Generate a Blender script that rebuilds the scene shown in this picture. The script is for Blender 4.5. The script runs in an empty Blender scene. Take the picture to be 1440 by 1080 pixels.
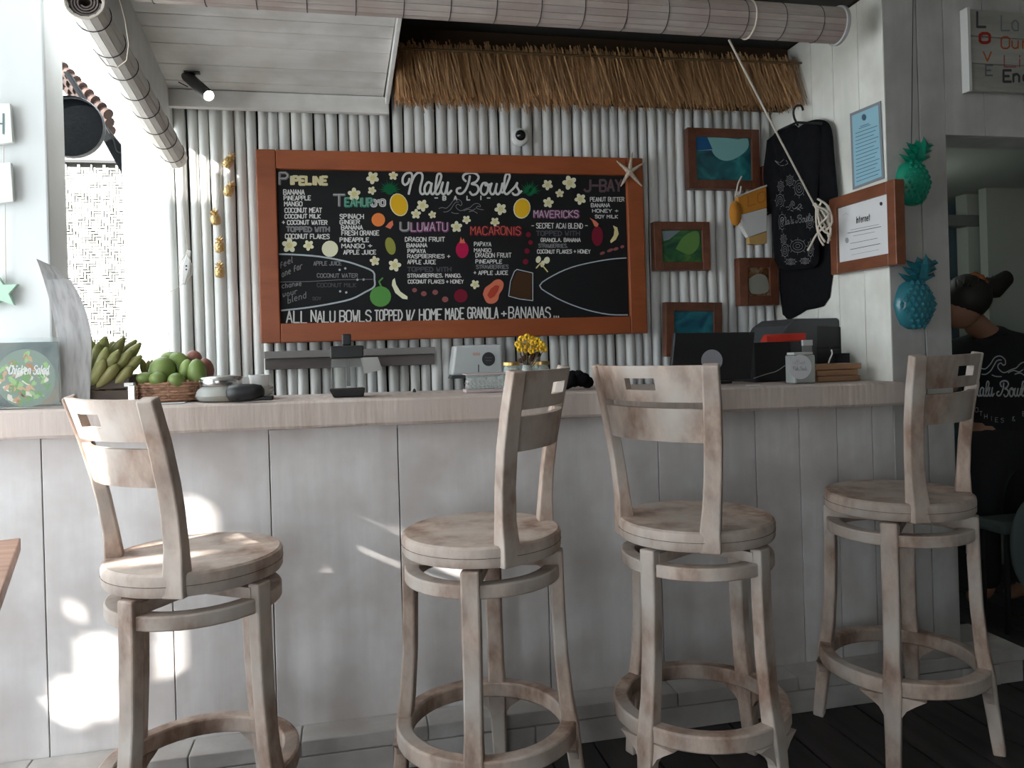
import bpy, bmesh, math, random
from mathutils import Vector, Matrix
random.seed(7)
R = math.radians
scene = bpy.context.scene
C = scene.collection

# ------------------------------------------------------------------ camera
F, ROLL, YAW, H = 1088.0, R(1.68), R(12), 1.21
FW = Vector((math.sin(YAW), math.cos(YAW), 0)); RT = Vector((math.cos(YAW), -math.sin(YAW), 0)); UP = Vector((0, 0, 1))
cam_data = bpy.data.cameras.new('camera'); cam = bpy.data.objects.new('camera', cam_data); C.objects.link(cam)
scene.camera = cam
cam_data.sensor_fit = 'HORIZONTAL'; cam_data.sensor_width = 36; cam_data.lens = 36 * F / 1440
cam_data.shift_y = -50 / 1440.0
cam_data.clip_start = 0.05
rx = RT * math.cos(ROLL) - UP * math.sin(ROLL); ux = UP * math.cos(ROLL) + RT * math.sin(ROLL)
m = Matrix((rx, ux, -FW)).transposed().to_4x4(); m.translation = Vector((0, 0, H)); cam.matrix_world = m

# ------------------------------------------------------------------ sky, sun, exposure
world = bpy.data.worlds.new('world'); scene.world = world; world.use_nodes = True
bg = world.node_tree.nodes['Background']; bg.inputs[0].default_value = (.84, .93, 1, 1); bg.inputs[1].default_value = 3.6
SUN = Vector((-.75, -.45, .48)).normalized()
sd = bpy.data.lights.new('sun', 'SUN'); sd.energy = 17; sd.angle = R(1.2); sd.color = (1, .96, .9)
sun = bpy.data.objects.new('sun', sd); C.objects.link(sun); sun.rotation_euler = SUN.to_track_quat('Z', 'Y').to_euler()
scene.view_settings.view_transform = 'Standard'; scene.view_settings.look = 'None'
scene.view_settings.exposure = 0.8; scene.view_settings.gamma = 1; scene.view_settings.use_curve_mapping = False

# ------------------------------------------------------------------ helpers
def P(px, py, ax, val):
    """world point where the sight line of photo pixel (px,py) meets the plane axis=val"""
    dx, dy = px - 720, py - 490
    xl = dx * math.cos(ROLL) - dy * math.sin(ROLL); yl = dy * math.cos(ROLL) + dx * math.sin(ROLL)
    r = FW * F + RT * xl - UP * yl; o = Vector((0, 0, H))
    return o + r * ((val - o[ax]) / r[ax])

def mat(name, col, rough=.6, metal=0, emit=0, alpha=1, trans=0, spec=.5):
    mt = bpy.data.materials.new(name); mt.use_nodes = True; b = mt.node_tree.nodes['Principled BSDF']
    b.inputs['Base Color'].default_value = (*col, 1); b.inputs['Roughness'].default_value = rough
    b.inputs['Metallic'].default_value = metal; b.inputs['Specular IOR Level'].default_value = spec
    if trans: b.inputs['Transmission Weight'].default_value = trans; b.inputs['IOR'].default_value = 1.45
    if emit: b.inputs['Emission Color'].default_value = (*col, 1); b.inputs['Emission Strength'].default_value = emit
    return mt

def wood(name, c1, c2, scale=(4, 4, 60), rough=.7, bump=.25, c3=None, rand=.12, coord='Object', lo=.3, hi=.7):
    """streaky two/three colour wood; scale: noise frequency per axis"""
    mt = mat(name, c1, rough); n = mt.node_tree; N = n.nodes.new; L = n.links.new; b = n.nodes['Principled BSDF']
    tc = N('ShaderNodeTexCoord'); mp = N('ShaderNodeMapping'); mp.inputs['Scale'].default_value = scale; L(tc.outputs[coord], mp.inputs[0])
    oi = N('ShaderNodeObjectInfo'); ad = N('ShaderNodeVectorMath'); ad.operation = 'ADD'
    sc = N('ShaderNodeMath'); sc.operation = 'MULTIPLY'; sc.inputs[1].default_value = 37; L(oi.outputs['Random'], sc.inputs[0])
    L(mp.outputs[0], ad.inputs[0]); L(sc.outputs[0], ad.inputs[1])
    n1 = N('ShaderNodeTexNoise'); n1.inputs['Scale'].default_value = 1; n1.inputs['Detail'].default_value = 6; n1.inputs['Roughness'].default_value = .62; L(ad.outputs[0], n1.inputs['Vector'])
    cr = N('ShaderNodeValToRGB'); L(n1.outputs[0], cr.inputs[0]); e = cr.color_ramp.elements
    e[0].position = lo; e[0].color = (*c1, 1); e[1].position = hi; e[1].color = (*c2, 1)
    out = cr.outputs[0]
    if c3:
        n2 = N('ShaderNodeTexNoise'); n2.inputs['Scale'].default_value = 5; n2.inputs['Detail'].default_value = 4; L(tc.outputs[coord], n2.inputs['Vector'])
        r2 = N('ShaderNodeValToRGB'); L(n2.outputs[0], r2.inputs[0]); r2.color_ramp.elements[0].position = .42; r2.color_ramp.elements[1].position = .66
        mx = N('ShaderNodeMix'); mx.data_type = 'RGBA'; L(r2.outputs[0], mx.inputs[0]); L(out, mx.inputs[6]); mx.inputs[7].default_value = (*c3, 1); out = mx.outputs[2]
    hv = N('ShaderNodeHueSaturation'); mr = N('ShaderNodeMapRange'); L(oi.outputs['Random'], mr.inputs[0]); mr.inputs[3].default_value = 1 - rand; mr.inputs[4].default_value = 1 + rand
    L(mr.outputs[0], hv.inputs['Value']); L(out, hv.inputs['Color']); L(hv.outputs[0], b.inputs['Base Color'])
    bp = N('ShaderNodeBump'); bp.inputs['Strength'].default_value = bump; bp.inputs['Distance'].default_value = .004; L(n1.outputs[0], bp.inputs['Height']); L(bp.outputs[0], b.inputs['Normal'])
    return mt

class MB:
    def __init__(s): s.v = []; s.f = []
    def add(s, vs, fs):
        o = len(s.v); s.v += [Vector(v) for v in vs]; s.f += [tuple(i + o for i in f) for f in fs]; return s
    def box(s, lo, hi, rot=None, piv=None):
        x0, y0, z0 = lo; x1, y1, z1 = hi
        vs = [Vector(p) for p in ((x0,y0,z0),(x1,y0,z0),(x1,y1,z0),(x0,y1,z0),(x0,y0,z1),(x1,y0,z1),(x1,y1,z1),(x0,y1,z1))]
        if rot is not None:
            c = Vector(piv) if piv is not None else (vs[0] + vs[6]) / 2
            vs = [c + rot @ (v - c) for v in vs]
        return s.add(vs, [(0,3,2,1),(4,5,6,7),(0,1,5,4),(1,2,6,5),(2,3,7,6),(3,0,4,7)])
    def hexa(s, vs): return s.add(vs, [(0,3,2,1),(4,5,6,7),(0,1,5,4),(1,2,6,5),(2,3,7,6),(3,0,4,7)])
    def prism(s, poly, d):
        """poly: list of 3D points, extruded by vector d"""
        n = len(poly); d = Vector(d); a = [Vector(p) for p in poly]
        return s.add(a + [p + d for p in a], [tuple(range(n))[::-1], tuple(range(n, 2*n))] + [(i, (i+1) % n, n + (i+1) % n, n + i) for i in range(n)])
    def tube(s, pts, rad, n=8, cap=True):
        pts = [Vector(p) for p in pts]; k = len(pts); rads = rad if isinstance(rad, (list, tuple)) else [rad] * k
        vs = []; ref = None
        for i, p in enumerate(pts):
            t = (pts[min(i+1, k-1)] - pts[max(i-1, 0)]).normalized()
            if ref is None: ref = t.orthogonal().normalized()
            a = (ref - t * ref.dot(t)).normalized(); b = t.cross(a); ref = a
            for j in range(n):
                w = 2 * math.pi * j / n; vs.append(p + (a * math.cos(w) + b * math.sin(w)) * rads[i])
        fs = [(i*n + j, i*n + (j+1) % n, (i+1)*n + (j+1) % n, (i+1)*n + j) for i in range(k-1) for j in range(n)]
        if cap: fs += [tuple(range(n))[::-1], tuple((k-1)*n + j for j in range(n))]
        return s.add(vs, fs)
    def lathe(s, prof, c, n=24, ax=Vector((0,0,1)), a0=0, a1=2*math.pi, sq=(1,1), cap=True):
        """prof: (radius, height) list"""
        c = Vector(c); ax = Vector(ax).normalized(); full = abs(a1 - a0 - 2*math.pi) < 1e-6
        if abs(ax.z) > .99: e1 = Vector((1,0,0)); e2 = Vector((0,1,0))
        else: e1 = ax.cross(Vector((0,0,1))).normalized(); e2 = ax.cross(e1)
        m_ = n if full else n + 1; vs = []
        for r, h in prof:
            for j in range(m_):
                w = a0 + (a1 - a0) * j / n; vs.append(c + ax*h + (e1*math.cos(w)*sq[0] + e2*math.sin(w)*sq[1]) * r)
        fs = []
        for i in range(len(prof)-1):
            for j in range(n):
                j2 = (j+1) % m_; fs.append((i*m_+j, i*m_+j2, (i+1)*m_+j2, (i+1)*m_+j))
        if full and cap:
            if prof[0][0] > 1e-5: fs.append(tuple(range(m_))[::-1])
            if prof[-1][0] > 1e-5: fs.append(tuple((len(prof)-1)*m_ + j for j in range(m_)))
        return s.add(vs, fs)
    def ball(s, c, r, n=12, rot=None):
        r = (r, r, r) if not isinstance(r, (tuple, list)) else r; c = Vector(c); vs = []; k = n // 2
        for i in range(k+1):
            t = math.pi * i / k
            for j in range(n):
                w = 2*math.pi*j/n; q = Vector((r[0]*math.sin(t)*math.cos(w), r[1]*math.sin(t)*math.sin(w), r[2]*math.cos(t)))
                if rot is not None: q = rot @ q
                vs.append(c + q)
        return s.add(vs, [(i*n+j, (i+1)*n+j, (i+1)*n+(j+1) % n, i*n+(j+1) % n) for i in range(k) for j in range(n)])
    def sweep(s, path, side, w, t):
        """rectangular section: w along fixed 'side', t along the other; side may be a list, w/t too"""
        path = [Vector(p) for p in path]; k = len(path); vs = []
        for i, p in enumerate(path):
            tg = (path[min(i+1,k-1)] - path[max(i-1,0)]).normalized()
            sd_ = Vector(side[i] if isinstance(side, list) else side).normalized()
            o = tg.cross(sd_).normalized(); sd_ = o.cross(tg).normalized()
            ww = (w[i] if isinstance(w, list) else w)/2; tt = (t[i] if isinstance(t, list) else t)/2
            vs += [p - sd_*ww - o*tt, p + sd_*ww - o*tt, p + sd_*ww + o*tt, p - sd_*ww + o*tt]
        fs = [(3,2,1,0), tuple(4*(k-1)+j for j in range(4))]
        fs += [(4*i+j, 4*i+(j+1) % 4, 4*i+4+(j+1) % 4, 4*i+4+j) for i in range(k-1) for j in range(4)]
        return s.add(vs, fs)
    def obj(s, name, material, parent=None, smooth=None, bevel=0, kind=None, fix=True):
        me = bpy.data.meshes.new(name); off = Vector((0,0,0))
        if parent is not None and parent.get('_w'): off = Vector(parent['_w'])
        if parent is None and s.v:
            lo = Vector([min(v[i] for v in s.v) for i in range(3)]); hi = Vector([max(v[i] for v in s.v) for i in range(3)])
            off = Vector(((lo.x+hi.x)/2, (lo.y+hi.y)/2, lo.z))
        me.from_pydata([v - off for v in s.v], [], s.f); me.update()
        if fix:
            b = bmesh.new(); b.from_mesh(me); bmesh.ops.recalc_face_normals(b, faces=b.faces); b.to_mesh(me); b.free()
        if smooth:
            for p in me.polygons: p.use_smooth = True
            me.set_sharp_from_angle(angle=R(smooth))
        o = bpy.data.objects.new(name, me); C.objects.link(o); me.materials.append(material)
        if parent is not None: o.parent = parent; o['_w'] = list(off)
        else: o.location = off; o['_w'] = list(off)
        if bevel:
            bv = o.modifiers.new('bevel', 'BEVEL'); bv.width = bevel; bv.segments = 2; bv.limit_method = 'ANGLE'; bv.angle_limit = R(35)
        if kind: o['kind'] = kind
        return o

def thing(name, label, cat, loc=(0,0,0), group=None):
    o = bpy.data.objects.new(name, None); C.objects.link(o); o.location = loc; o['_w'] = list(loc); o.empty_display_size = .05
    o['label'] = label; o['category'] = cat
    if group: o['group'] = group
    return o
def tag(o, label, cat, group=None):
    o['label'] = label; o['category'] = cat
    if group: o['group'] = group
    return o
def setting(name, loc=(0,0,0)):
    o = bpy.data.objects.new(name, None); C.objects.link(o); o.location = loc; o['_w'] = list(loc); o['kind'] = 'structure'; o.empty_display_size = .05
    return o
def struct(o): o['kind'] = 'structure'; return o
def lab(o, t): o['label'] = t; return o
def copy_tree(o, parent=None):
    c = o.copy(); C.objects.link(c); c.parent = parent
    for ch in list(o.children): copy_tree(ch, c)
    return c

# ------------------------------------------------------------------ materials
W_PLANK = wood('white_plank', (.60,.60,.585), (.74,.74,.72), (9,9,1.2), .65, .2, (.53,.53,.51), .05)
W_WARM = wood('warm_white_plank', (.70,.70,.64), (.84,.84,.78), (9,9,1.2), .65, .2, (.64,.63,.57), .05)
W_COUNTER = wood('counter_board', (.53,.505,.495), (.66,.635,.625), (14,14,1.3), .6, .15, (.48,.44,.42), .05)
W_CEIL = wood('ceiling_board', (.56,.55,.53), (.72,.71,.69), (1.5,12,12), .7, .2, (.5,.48,.45), .07)
W_COLUMN = wood('column_paint', (.57,.59,.585), (.66,.675,.67), (3,3,1.5), .6, .05, None, .02)
BAMBOO = wood('painted_bamboo', (.60,.61,.60), (.76,.77,.755), (20,20,2.2), .5, .12, (.66,.66,.63), .09)
DARKGAP = mat('dark_backing', (.035,.033,.03), .9)
STOOLW = wood('whitewashed_teak', (.23,.14,.10), (.54,.42,.345), (14,14,7), .68, .5, (.52,.465,.415), .05, 'Object', .36, .64)
SLABW = wood('whitewashed_slab', (.42,.335,.285), (.64,.555,.50), (60,8,6), .7, .35, (.52,.44,.40), .0)
ORANGEW = wood('stained_orange_wood', (.20,.045,.012), (.36,.095,.028), (3,30,12), .45, .12, (.29,.07,.02), .05)
BROWNW = wood('picture_frame_wood', (.085,.028,.014), (.16,.058,.03), (20,8,20), .4, .1, None, .15)
SLATE = mat('chalkboard_black', (.010,.010,.011), .6, spec=.2)
def chalk(name, c): return mat('chalk_' + name, c, .9, spec=.1)
CH_W = chalk('white', (.62,.62,.60)); CH_D = chalk('grey', (.20,.20,.21)); CH_DD = chalk('faint', (.075,.075,.085)); CH_B = chalk('blue_grey', (.42,.47,.50))
CH_Y = chalk('yellow', (.66,.58,.28)); CH_YC = chalk('petal_cream', (.72,.70,.50)); CH_GOLD = chalk('gold', (.72,.42,.02)); CH_O = chalk('orange', (.75,.22,.06))
CH_G = chalk('green', (.10,.28,.07)); CH_DG = chalk('dark_green', (.01,.11,.045)); CH_TEAL = chalk('teal', (.04,.22,.15)); CH_P = chalk('pink', (.42,.015,.07))
CH_DP = chalk('dark_pink', (.17,.015,.03)); CH_PURP = chalk('purple', (.22,.06,.17)); CH_R = chalk('red', (.42,.06,.035)); CH_SAL = chalk('salmon', (.62,.17,.10))
CH_OL = chalk('olive', (.27,.27,.06)); CH_BR = chalk('brown', (.06,.03,.015)); CH_PK2 = chalk('dull_pink', (.26,.09,.09)); CH_MINT = chalk('mint', (.30,.48,.38))
BLACK = mat('black_plastic', (.012,.012,.013), .45); BLACKM = mat('black_matte', (.01,.01,.011), .8); DKGREY = mat('dark_grey_plastic', (.05,.055,.06), .5)
WHITEP = mat('white_plastic', (.72,.72,.70), .35); STEEL = mat('steel', (.6,.6,.6), .22, 1); BRASS = mat('brass', (.62,.42,.16), .35, .9)
GOLD = mat('gold_paint', (.62,.43,.19), .35, .6); RED = mat('red_plastic', (.55,.03,.015), .4); PAPER = mat('paper', (.66,.66,.66), .7)
CREAM = mat('cream_cord', (.58,.52,.44), .8); INK = mat('ink', (.03,.03,.035), .8); INKG = mat('grey_ink', (.25,.26,.28), .8); YEL = mat('yellow_petal', (.85,.53,.02), .6)
def glassmat(name, tint=(.9,.95,.93), a=.25):
    mt = bpy.data.materials.new(name); mt.use_nodes = True; n = mt.node_tree; n.nodes.clear(); N = n.nodes.new; L = n.links.new
    o = N('ShaderNodeOutputMaterial'); t = N('ShaderNodeBsdfTransparent'); t.inputs[0].default_value = (*tint, 1); g = N('ShaderNodeBsdfPrincipled')
    g.inputs['Base Color'].default_value = (.8,.85,.84,1); g.inputs['Roughness'].default_value = .08; mx = N('ShaderNodeMixShader'); mx.inputs[0].default_value = a
    L(t.outputs[0], mx.inputs[1]); L(g.outputs[0], mx.inputs[2]); L(mx.outputs[0], o.inputs[0]); return mt
GLASS = glassmat('clear_glass')

# ------------------------------------------------------------------ stroke lettering
G = dict(A="002640 1232", B="00063645443303 3342413000", C="4536160501103041", D="00062644422000", E="46060040 0333", F="460600 0333",
 G="45361605011030414323", H="0006 4046 0343", I="2026", J="4641301001", K="0006 4603 0340", L="060040", M="0006234640", N="00064046",
 O="103041453616050110", P="00063645443303", Q="103041453616050110 2240", R="00063645443303 2340", S="4536160504334241301001", T="0646 2620",
 U="060110304146", V="062046", W="0610233046", X="0046 0640", Y="062346 2320", Z="06460040")
G.update({'+': "2125 0343", ',': "2110", '/': "0046", '-': "0343", "'": "2624", '.': "2021", '&': "40053625011030 42"})
G.update(dict(a="341403011030 3430", b="060030313303", c="341403011030", d="36301001031434", e="023233241403011030", f="35261510 0333",
 g="34140302113134 3400", h="0600 0314243330", i="1410 1615", k="0600 3402 0230", l="161020", n="0400 0314243330", o="103031332414030110",
 r="0400 03142434", s="34140322311000", t="1610 0434", u="0401102031 3430", y="04012131 34311000", w="0410233044"))
RC = [0]
def ribbon(mb, pts, w, nrm):
    """flat ribbon through 3D pts lying on a plane with normal nrm"""
    nrm = Vector(nrm).normalized(); pts = [Vector(p) for p in pts]
    for a, b in zip(pts[:-1], pts[1:]):
        d = b - a
        if d.length < 1e-6: continue
        RC[0] += 1; l_ = nrm * (.00016 * (RC[0] % 6)); a = a + l_; b = b + l_
        d.normalize(); s = nrm.cross(d) * w/2; e = d * w * .32
        mb.add([a - e - s*.6, a - s, b - s, b + e - s*.6, b + e + s*.6, b + s, a + s, a - e + s*.6], [(0,1,2,3,4,5,6,7)])
class Surf:
    """flat print on a plane: axis=value given in photo pixels; n = outward normal; lift"""
    def __init__(s, ax, val, nrm): s.ax, s.val, s.n = ax, val, Vector(nrm)
    def p(s, x, y): return P(x, y, s.ax, s.val)
    def text(s, mb, t, x0, y0, x1, y1, w, skew=0, slant=0, jit=.0):
        """letters between pixel x0..x1; y0 top y1 bottom at the left; skew: rise in px per px"""
        n = len(t); widths = [.5 if c in "I,.'il" else (.6 if c == ' ' else 1.) for c in t]; tot = sum(widths) - .22; cx = x0
        u = (x1 - x0) / tot
        for c, wd in zip(t, widths):
            if c != ' ':
                jy = random.uniform(-jit, jit) * (y1 - y0)
                for st in G[c].split():
                    q = []
                    for i in range(0, len(st) - 1, 2):
                        gx, gy = int(st[i]), int(st[i+1])
                        lx = (gx - (1 if wd == .5 else 0)) / 4 * .76 * u; X_ = cx + lx; 
                        yy = y1 - (y1 - y0) * gy / 6; X_ += slant * gy / 6 * (y1 - y0)
                        q.append(s.p(X_, yy + skew * (X_ - x0) + jy))
                    ribbon(mb, q, w, s.n)
            cx += wd * u
    def line(s, mb, pts, w, smooth=0): ribbon(mb, [s.p(*q) for q in (catmull(pts, smooth) if smooth else pts)], w, s.n)
    def poly(s, mb, pts):
        RC[0] += 1; l_ = s.n * (.00016 * (RC[0] % 6)); mb.add([s.p(*q) + l_ for q in pts], [tuple(range(len(pts)))])
    def disc(s, mb, x, y, rx_, ry_=None, rot=0, n=18, wob=0):
        ry_ = ry_ or rx_; pts = []
        for i in range(n):
            a = 2*math.pi*i/n; k = 1 + wob*math.sin(3*a+1); u, v = rx_*k*math.cos(a), ry_*k*math.sin(a)
            pts.append((x + u*math.cos(rot) - v*math.sin(rot), y + u*math.sin(rot) + v*math.cos(rot)))
        s.poly(mb, pts)
def catmull(p, k=4):
    p = [tuple(q) for q in p]; q = [p[0]] + p + [p[-1]]; out = []
    for i in range(1, len(q)-2):
        for j in range(k):
            t = j / k; r = []
            for d in range(len(p[0])):
                a, b, c, e = q[i-1][d], q[i][d], q[i+1][d], q[i+2][d]
                r.append(.5*((2*b) + (-a+c)*t + (2*a-5*b+4*c-e)*t*t + (-a+3*b-3*c+e)*t**3))
            out.append(tuple(r))
    return out + [p[-1]]
SCRIPT = [ # hand-lettered "Nalu Bowls", units of a 1150 x 220 box
 [(245,180),(235,215),(205,240),(180,215),(185,165),(215,130),(255,125),(272,150),(262,220),(238,328)],
 [(262,230),(290,160),(330,122),(365,135),(370,180),(350,260),(350,310),(370,330),(395,315)],
 [(458,230),(425,215),(395,255),(392,305),(415,330),(440,300),(460,225),(450,290),(460,328),(485,315),(530,230),(552,160),(540,132),(515,145),(503,210),(495,290),(505,330),(535,318),(553,270),(568,215)],
 [(568,215),(550,280),(562,325),(590,318),(617,215),(607,290),(617,330),(650,295)],
 [(738,268),(705,280),(705,315),(745,325),(785,290),(815,220),(828,155)],
 [(790,205),(765,180),(770,145),(820,125),(880,130),(912,165),(890,208),(845,230),(893,243),(912,282),(890,325),(850,335),(828,308)],
 [(988,222),(955,225),(935,265),(935,310),(962,335),(992,315),(1005,265),(990,225),(978,245),(1035,232)],
 [(1038,225),(1020,290),(1037,330),(1065,315),(1088,228),(1075,300),(1097,332),(1125,300),(1142,225)],
 [(1125,300),(1150,310),(1190,220),(1212,160),(1197,132),(1172,150),(1160,220),(1158,300),(1180,330),(1212,308),(1260,260),(1285,220),(1278,255),(1303,300),(1290,332),(1255,335),(1240,318)],
 [(1290,332),(1325,300)]]
WAVES = [[(530,468),(560,458),(600,465),(640,430),(670,390),(710,378),(745,400),(750,430),(735,440),(715,425),(695,440),(700,465),(740,490),(790,470),(830,458),(860,430),(895,418),(925,432),(928,452),(905,445),(890,462),(920,475),(958,480)],
 [(575,500),(605,500),(640,478),(665,440),(690,408),(720,405)], [(650,505),(680,515),(720,516)], [(770,490),(810,475),(850,485),(880,470)], [(820,500),(860,492),(900,515)]]

# ================================================================== SETTING
YB, YC, XR = 3.12, 2.37, 1.86        # back wall, counter front, right-hand wall
FLOORW = wood('dark_floor_boards', (.014,.013,.013), (.045,.042,.04), (20,2,20), .55, .3, None, .25)
floor = setting('floor')
x = -3.2
while x < 4.8:
    w = .15; MB().box((x+.003, -4, -.03), (x+w-.003, 4.6, 0)).obj('floor_plank', FLOORW, floor, bevel=.002); x += w
MB().box((-3.2, -4, -.06), (4.8, 4.6, -.035)).obj('subfloor', DARKGAP, floor)
GROUND = wood('pale_ground', (.42,.40,.36), (.55,.52,.47), (2,2,2), .9, .2)
struct(MB().box((-12, -14, -.2), (12, 12, -.1)).obj('ground', GROUND))

# back wall: painted bamboo poles over a dark backing
wb = setting('wall_back', (0, YB, 0))
MB().box((-.662, YB+.02, 0), (XR+.05, YB+.06, 2.5)).obj('backing_board', DARKGAP, wb)
x = -.655
k = 0
while x < XR - .01:
    r = random.uniform(.0185, .0232); x += r
    pts = []; ln = random.uniform(-.006, .006); ph = random.uniform(0, 6)
    for i in range(9):
        z = .0 + i * 2.42/8; pts.append((x + ln*(z-1.5) + .0022*math.sin(z*3.1+ph), YB - .008 + .004*math.sin(ph*3), z))
    rr = [r * (1 + .05*math.sin(i*2.3+ph)) for i in range(9)]
    MB().tube(pts, rr, 10).obj('bamboo_pole', BAMBOO, wb, smooth=60); x += r + random.choice((.0005, .001, .003)); k += 1

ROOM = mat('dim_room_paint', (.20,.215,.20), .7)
# right-hand plank wall (perpendicular to the bamboo wall)
wr = setting('wall_right', (XR, YC, 0))
MB().box((XR+.012, YC+.05, 0), (XR+.05, YB+.06, 2.46)).obj('backing_board', DARKGAP, wr)
y = YC
for wd in (.135, .15, .14, .15, .175):
    MB().box((XR, y+.0012, 0), (XR+.02, y+wd-.0012, 2.44)).obj('plank', W_WARM, wr, bevel=.0015); y += wd
# pillar face and door header, facing the room
GREYW = wood('grey_plank', (.40,.39,.37), (.52,.51,.49), (10,10,1.2), .65, .2, (.37,.35,.335), .05)
wf = setting('wall_front', (2.0, YC, 0))
for a, b in ((XR, 1.995), (1.9975, 2.105)):
    MB().box((a+.001, YC-.002, 0), (b-.001, YC+.02, 2.44)).obj('plank', GREYW, wf, bevel=.0015)
for a, b in ((2.1055, 2.27), (2.27, 2.44), (2.44, 2.6), (2.6, 2.78), (2.78, 2.95), (2.95, 3.12)):
    MB().box((a+.001, YC-.002, 1.925), (b-.001, YC+.02, 2.44)).obj('plank', GREYW, wf, bevel=.0015)
MB().box((XR+.025, YC+.021, 0), (2.105, YC+.16, 2.44)).obj('pillar_core', GREYW, wf)
MB().box((2.106, YC+.021, 1.925), (3.12, YC+.16, 2.44)).obj('header_core', GREYW, wf)
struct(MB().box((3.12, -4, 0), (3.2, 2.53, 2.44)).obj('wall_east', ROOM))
# rooms behind the doorway
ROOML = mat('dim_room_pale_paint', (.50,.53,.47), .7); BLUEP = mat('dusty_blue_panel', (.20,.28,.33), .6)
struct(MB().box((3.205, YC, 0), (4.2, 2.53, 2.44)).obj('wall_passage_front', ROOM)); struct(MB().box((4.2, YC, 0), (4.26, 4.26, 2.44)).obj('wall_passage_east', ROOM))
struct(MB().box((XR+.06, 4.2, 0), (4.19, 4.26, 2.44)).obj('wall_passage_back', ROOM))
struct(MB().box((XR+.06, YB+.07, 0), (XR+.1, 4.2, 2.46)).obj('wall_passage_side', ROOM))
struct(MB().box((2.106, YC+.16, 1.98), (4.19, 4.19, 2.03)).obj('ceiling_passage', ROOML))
# passage: a blue panel, a pale post and a pale side panel
pa, pb = P(1322, 290, 1, 3.9), P(1358, 290, 1, 3.9)
o = MB().box((pa.x-.15, 3.9, 0), (pb.x, 3.93, pb.z+.03)).obj('blue_door', BLUEP); tag(o, 'dusty blue door leaf at the back of the dim passage', 'door')
pc, pd_ = P(1358, 240, 1, 3.6), P(1385, 240, 1, 3.6)
struct(MB().box((pc.x, 3.6, 0), (pd_.x, 3.68, 1.98)).obj('trim_1', ROOML, bevel=.004))
struct(MB().box((P(1318,238,1,3.6).x-.1, 3.58, 1.80), (3.4, 3.66, 1.86)).obj('trim_2', ROOM, bevel=.004))
pe = P(1386, 250, 1, 3.45)
struct(MB().box((pe.x, 3.45, 0), (4.19, 3.5, 1.98)).obj('wall_passage_right', ROOML))

pl_ = bpy.data.lights.new('passage_fill_light', 'POINT'); pl_.energy = 1.3; pl_.shadow_soft_size = .08; pl_.color = (.9,1,.95)  # unseen fill light added to lift the dark passage
po = bpy.data.objects.new('passage_fill_light', pl_); C.objects.link(po); po.location = (2.42, 3.25, 1.75)
# left column wall
wl = MB().box((-1.3, 2.45, 1.088), (-.828, 2.60, 2.44)).obj('wall_left_column', W_COLUMN, bevel=.006); struct(wl)
# white post in the daylight, beam, end of the bar
wo = setting('wall_outside', (-.8, 3.40, 0)); xw = P(173, 300, 1, 3.40).x; zw = P(173, 188, 1, 3.40).z
for k in range(3): MB().box((xw + k*.19, 3.40, 0), (xw + k*.19 + .188, 3.43, zw + .06*k)).obj('plank', W_PLANK, wo, bevel=.002)
struct(MB().hexa([(-.69,1.2,2.29),(-.615,1.2,2.29),(-.615,3.1,2.07),(-.69,3.1,2.07),(-.69,1.2,2.439),(-.615,1.2,2.439),(-.615,3.1,2.42),(-.69,3.1,2.42)]).obj('trim_4', W_PLANK, bevel=.004))

# ceilings
c1 = setting('ceiling', (0, 0, 2.44))
y = -4
while y < 2.46:
    w = min(.2, 2.47 - y); MB().box((-2.2, y+.0012, 2.44), (3.2, y+w-.0012, 2.46)).obj('ceiling_plank', W_CEIL, c1); y += w
MB().box((-2.2, -4, 2.461), (3.2, 2.47, 2.48)).obj('roof_board', DARKGAP, c1)
# sloping plank ceiling over the left of the bar (along X)
zs = lambda yy: 2.315 + (yy - 2.44) * (2.20 - 2.315) / (3.05 - 2.44)
c2 = setting('ceiling_bar', (0, 2.44, 2.3))
ys = [2.36, 2.475, 2.585, 2.655, 2.745, 2.87, 2.98, 3.045]
for a, b in zip(ys[:-1], ys[1:]):
    a += .0015; b -= .0015; x1a = .19 - (a-2.4)*.04; x1b = .19 - (b-2.4)*.04
    MB().hexa([(-.62,a,zs(a)),(x1a,a,zs(a)),(x1b,b,zs(b)),(-.62,b,zs(b)),(-.62,a,zs(a)+.018),(x1a,a,zs(a)+.018),(x1b,b,zs(b)+.018),(-.62,b,zs(b)+.018)]).obj('ceiling_plank', W_CEIL, c2, bevel=.0015)
MB().hexa([(-.66,2.36,2.355),(.19,2.36,2.355),(.165,3.1,2.215),(-.66,3.1,2.215),(-.66,2.36,2.43),(.19,2.36,2.43),(.165,3.1,2.43),(-.66,3.1,2.43)]).obj('roof_board', DARKGAP, c2)
MB().hexa([(.192,2.36,2.31),(.207,2.36,2.31),(.185,3.06,2.165),(.17,3.06,2.165),(.192,2.36,2.44),(.207,2.36,2.44),(.185,3.06,2.44),(.17,3.06,2.44)]).obj('fascia_board', W_PLANK, c2, bevel=.002)
MB().box((-.655, 3.03, 2.135), (.185, 3.06, 2.20)).obj('wall_trim', W_CEIL, c2, bevel=.003)
# dark roof void over the right of the bar
struct(MB().box((.21, 2.471, 2.445), (XR, 3.2, 2.50)).obj('ceiling_dark', DARKGAP))
struct(MB().box((-.70, 2.30, 2.51), (4.4, 4.7, 2.56)).obj('roof', DARKGAP))
DARKW = wood('dark_brown_wall_boards', (.10,.07,.05), (.16,.12,.09), (8,8,1), .7, .2)
struct(MB().box((-.9, -1.9, 0), (3.12, -1.8, 2.44)).obj('wall_rear_blocker', DARKW))  # unseen wall added to cut the light from behind the camera
struct(MB().box((-2.05, -1.9, 0), (-1.97, .55, 2.44)).obj('wall_left_blocker', DARKW))  # out of view, put in to limit side light near the camera

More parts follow.
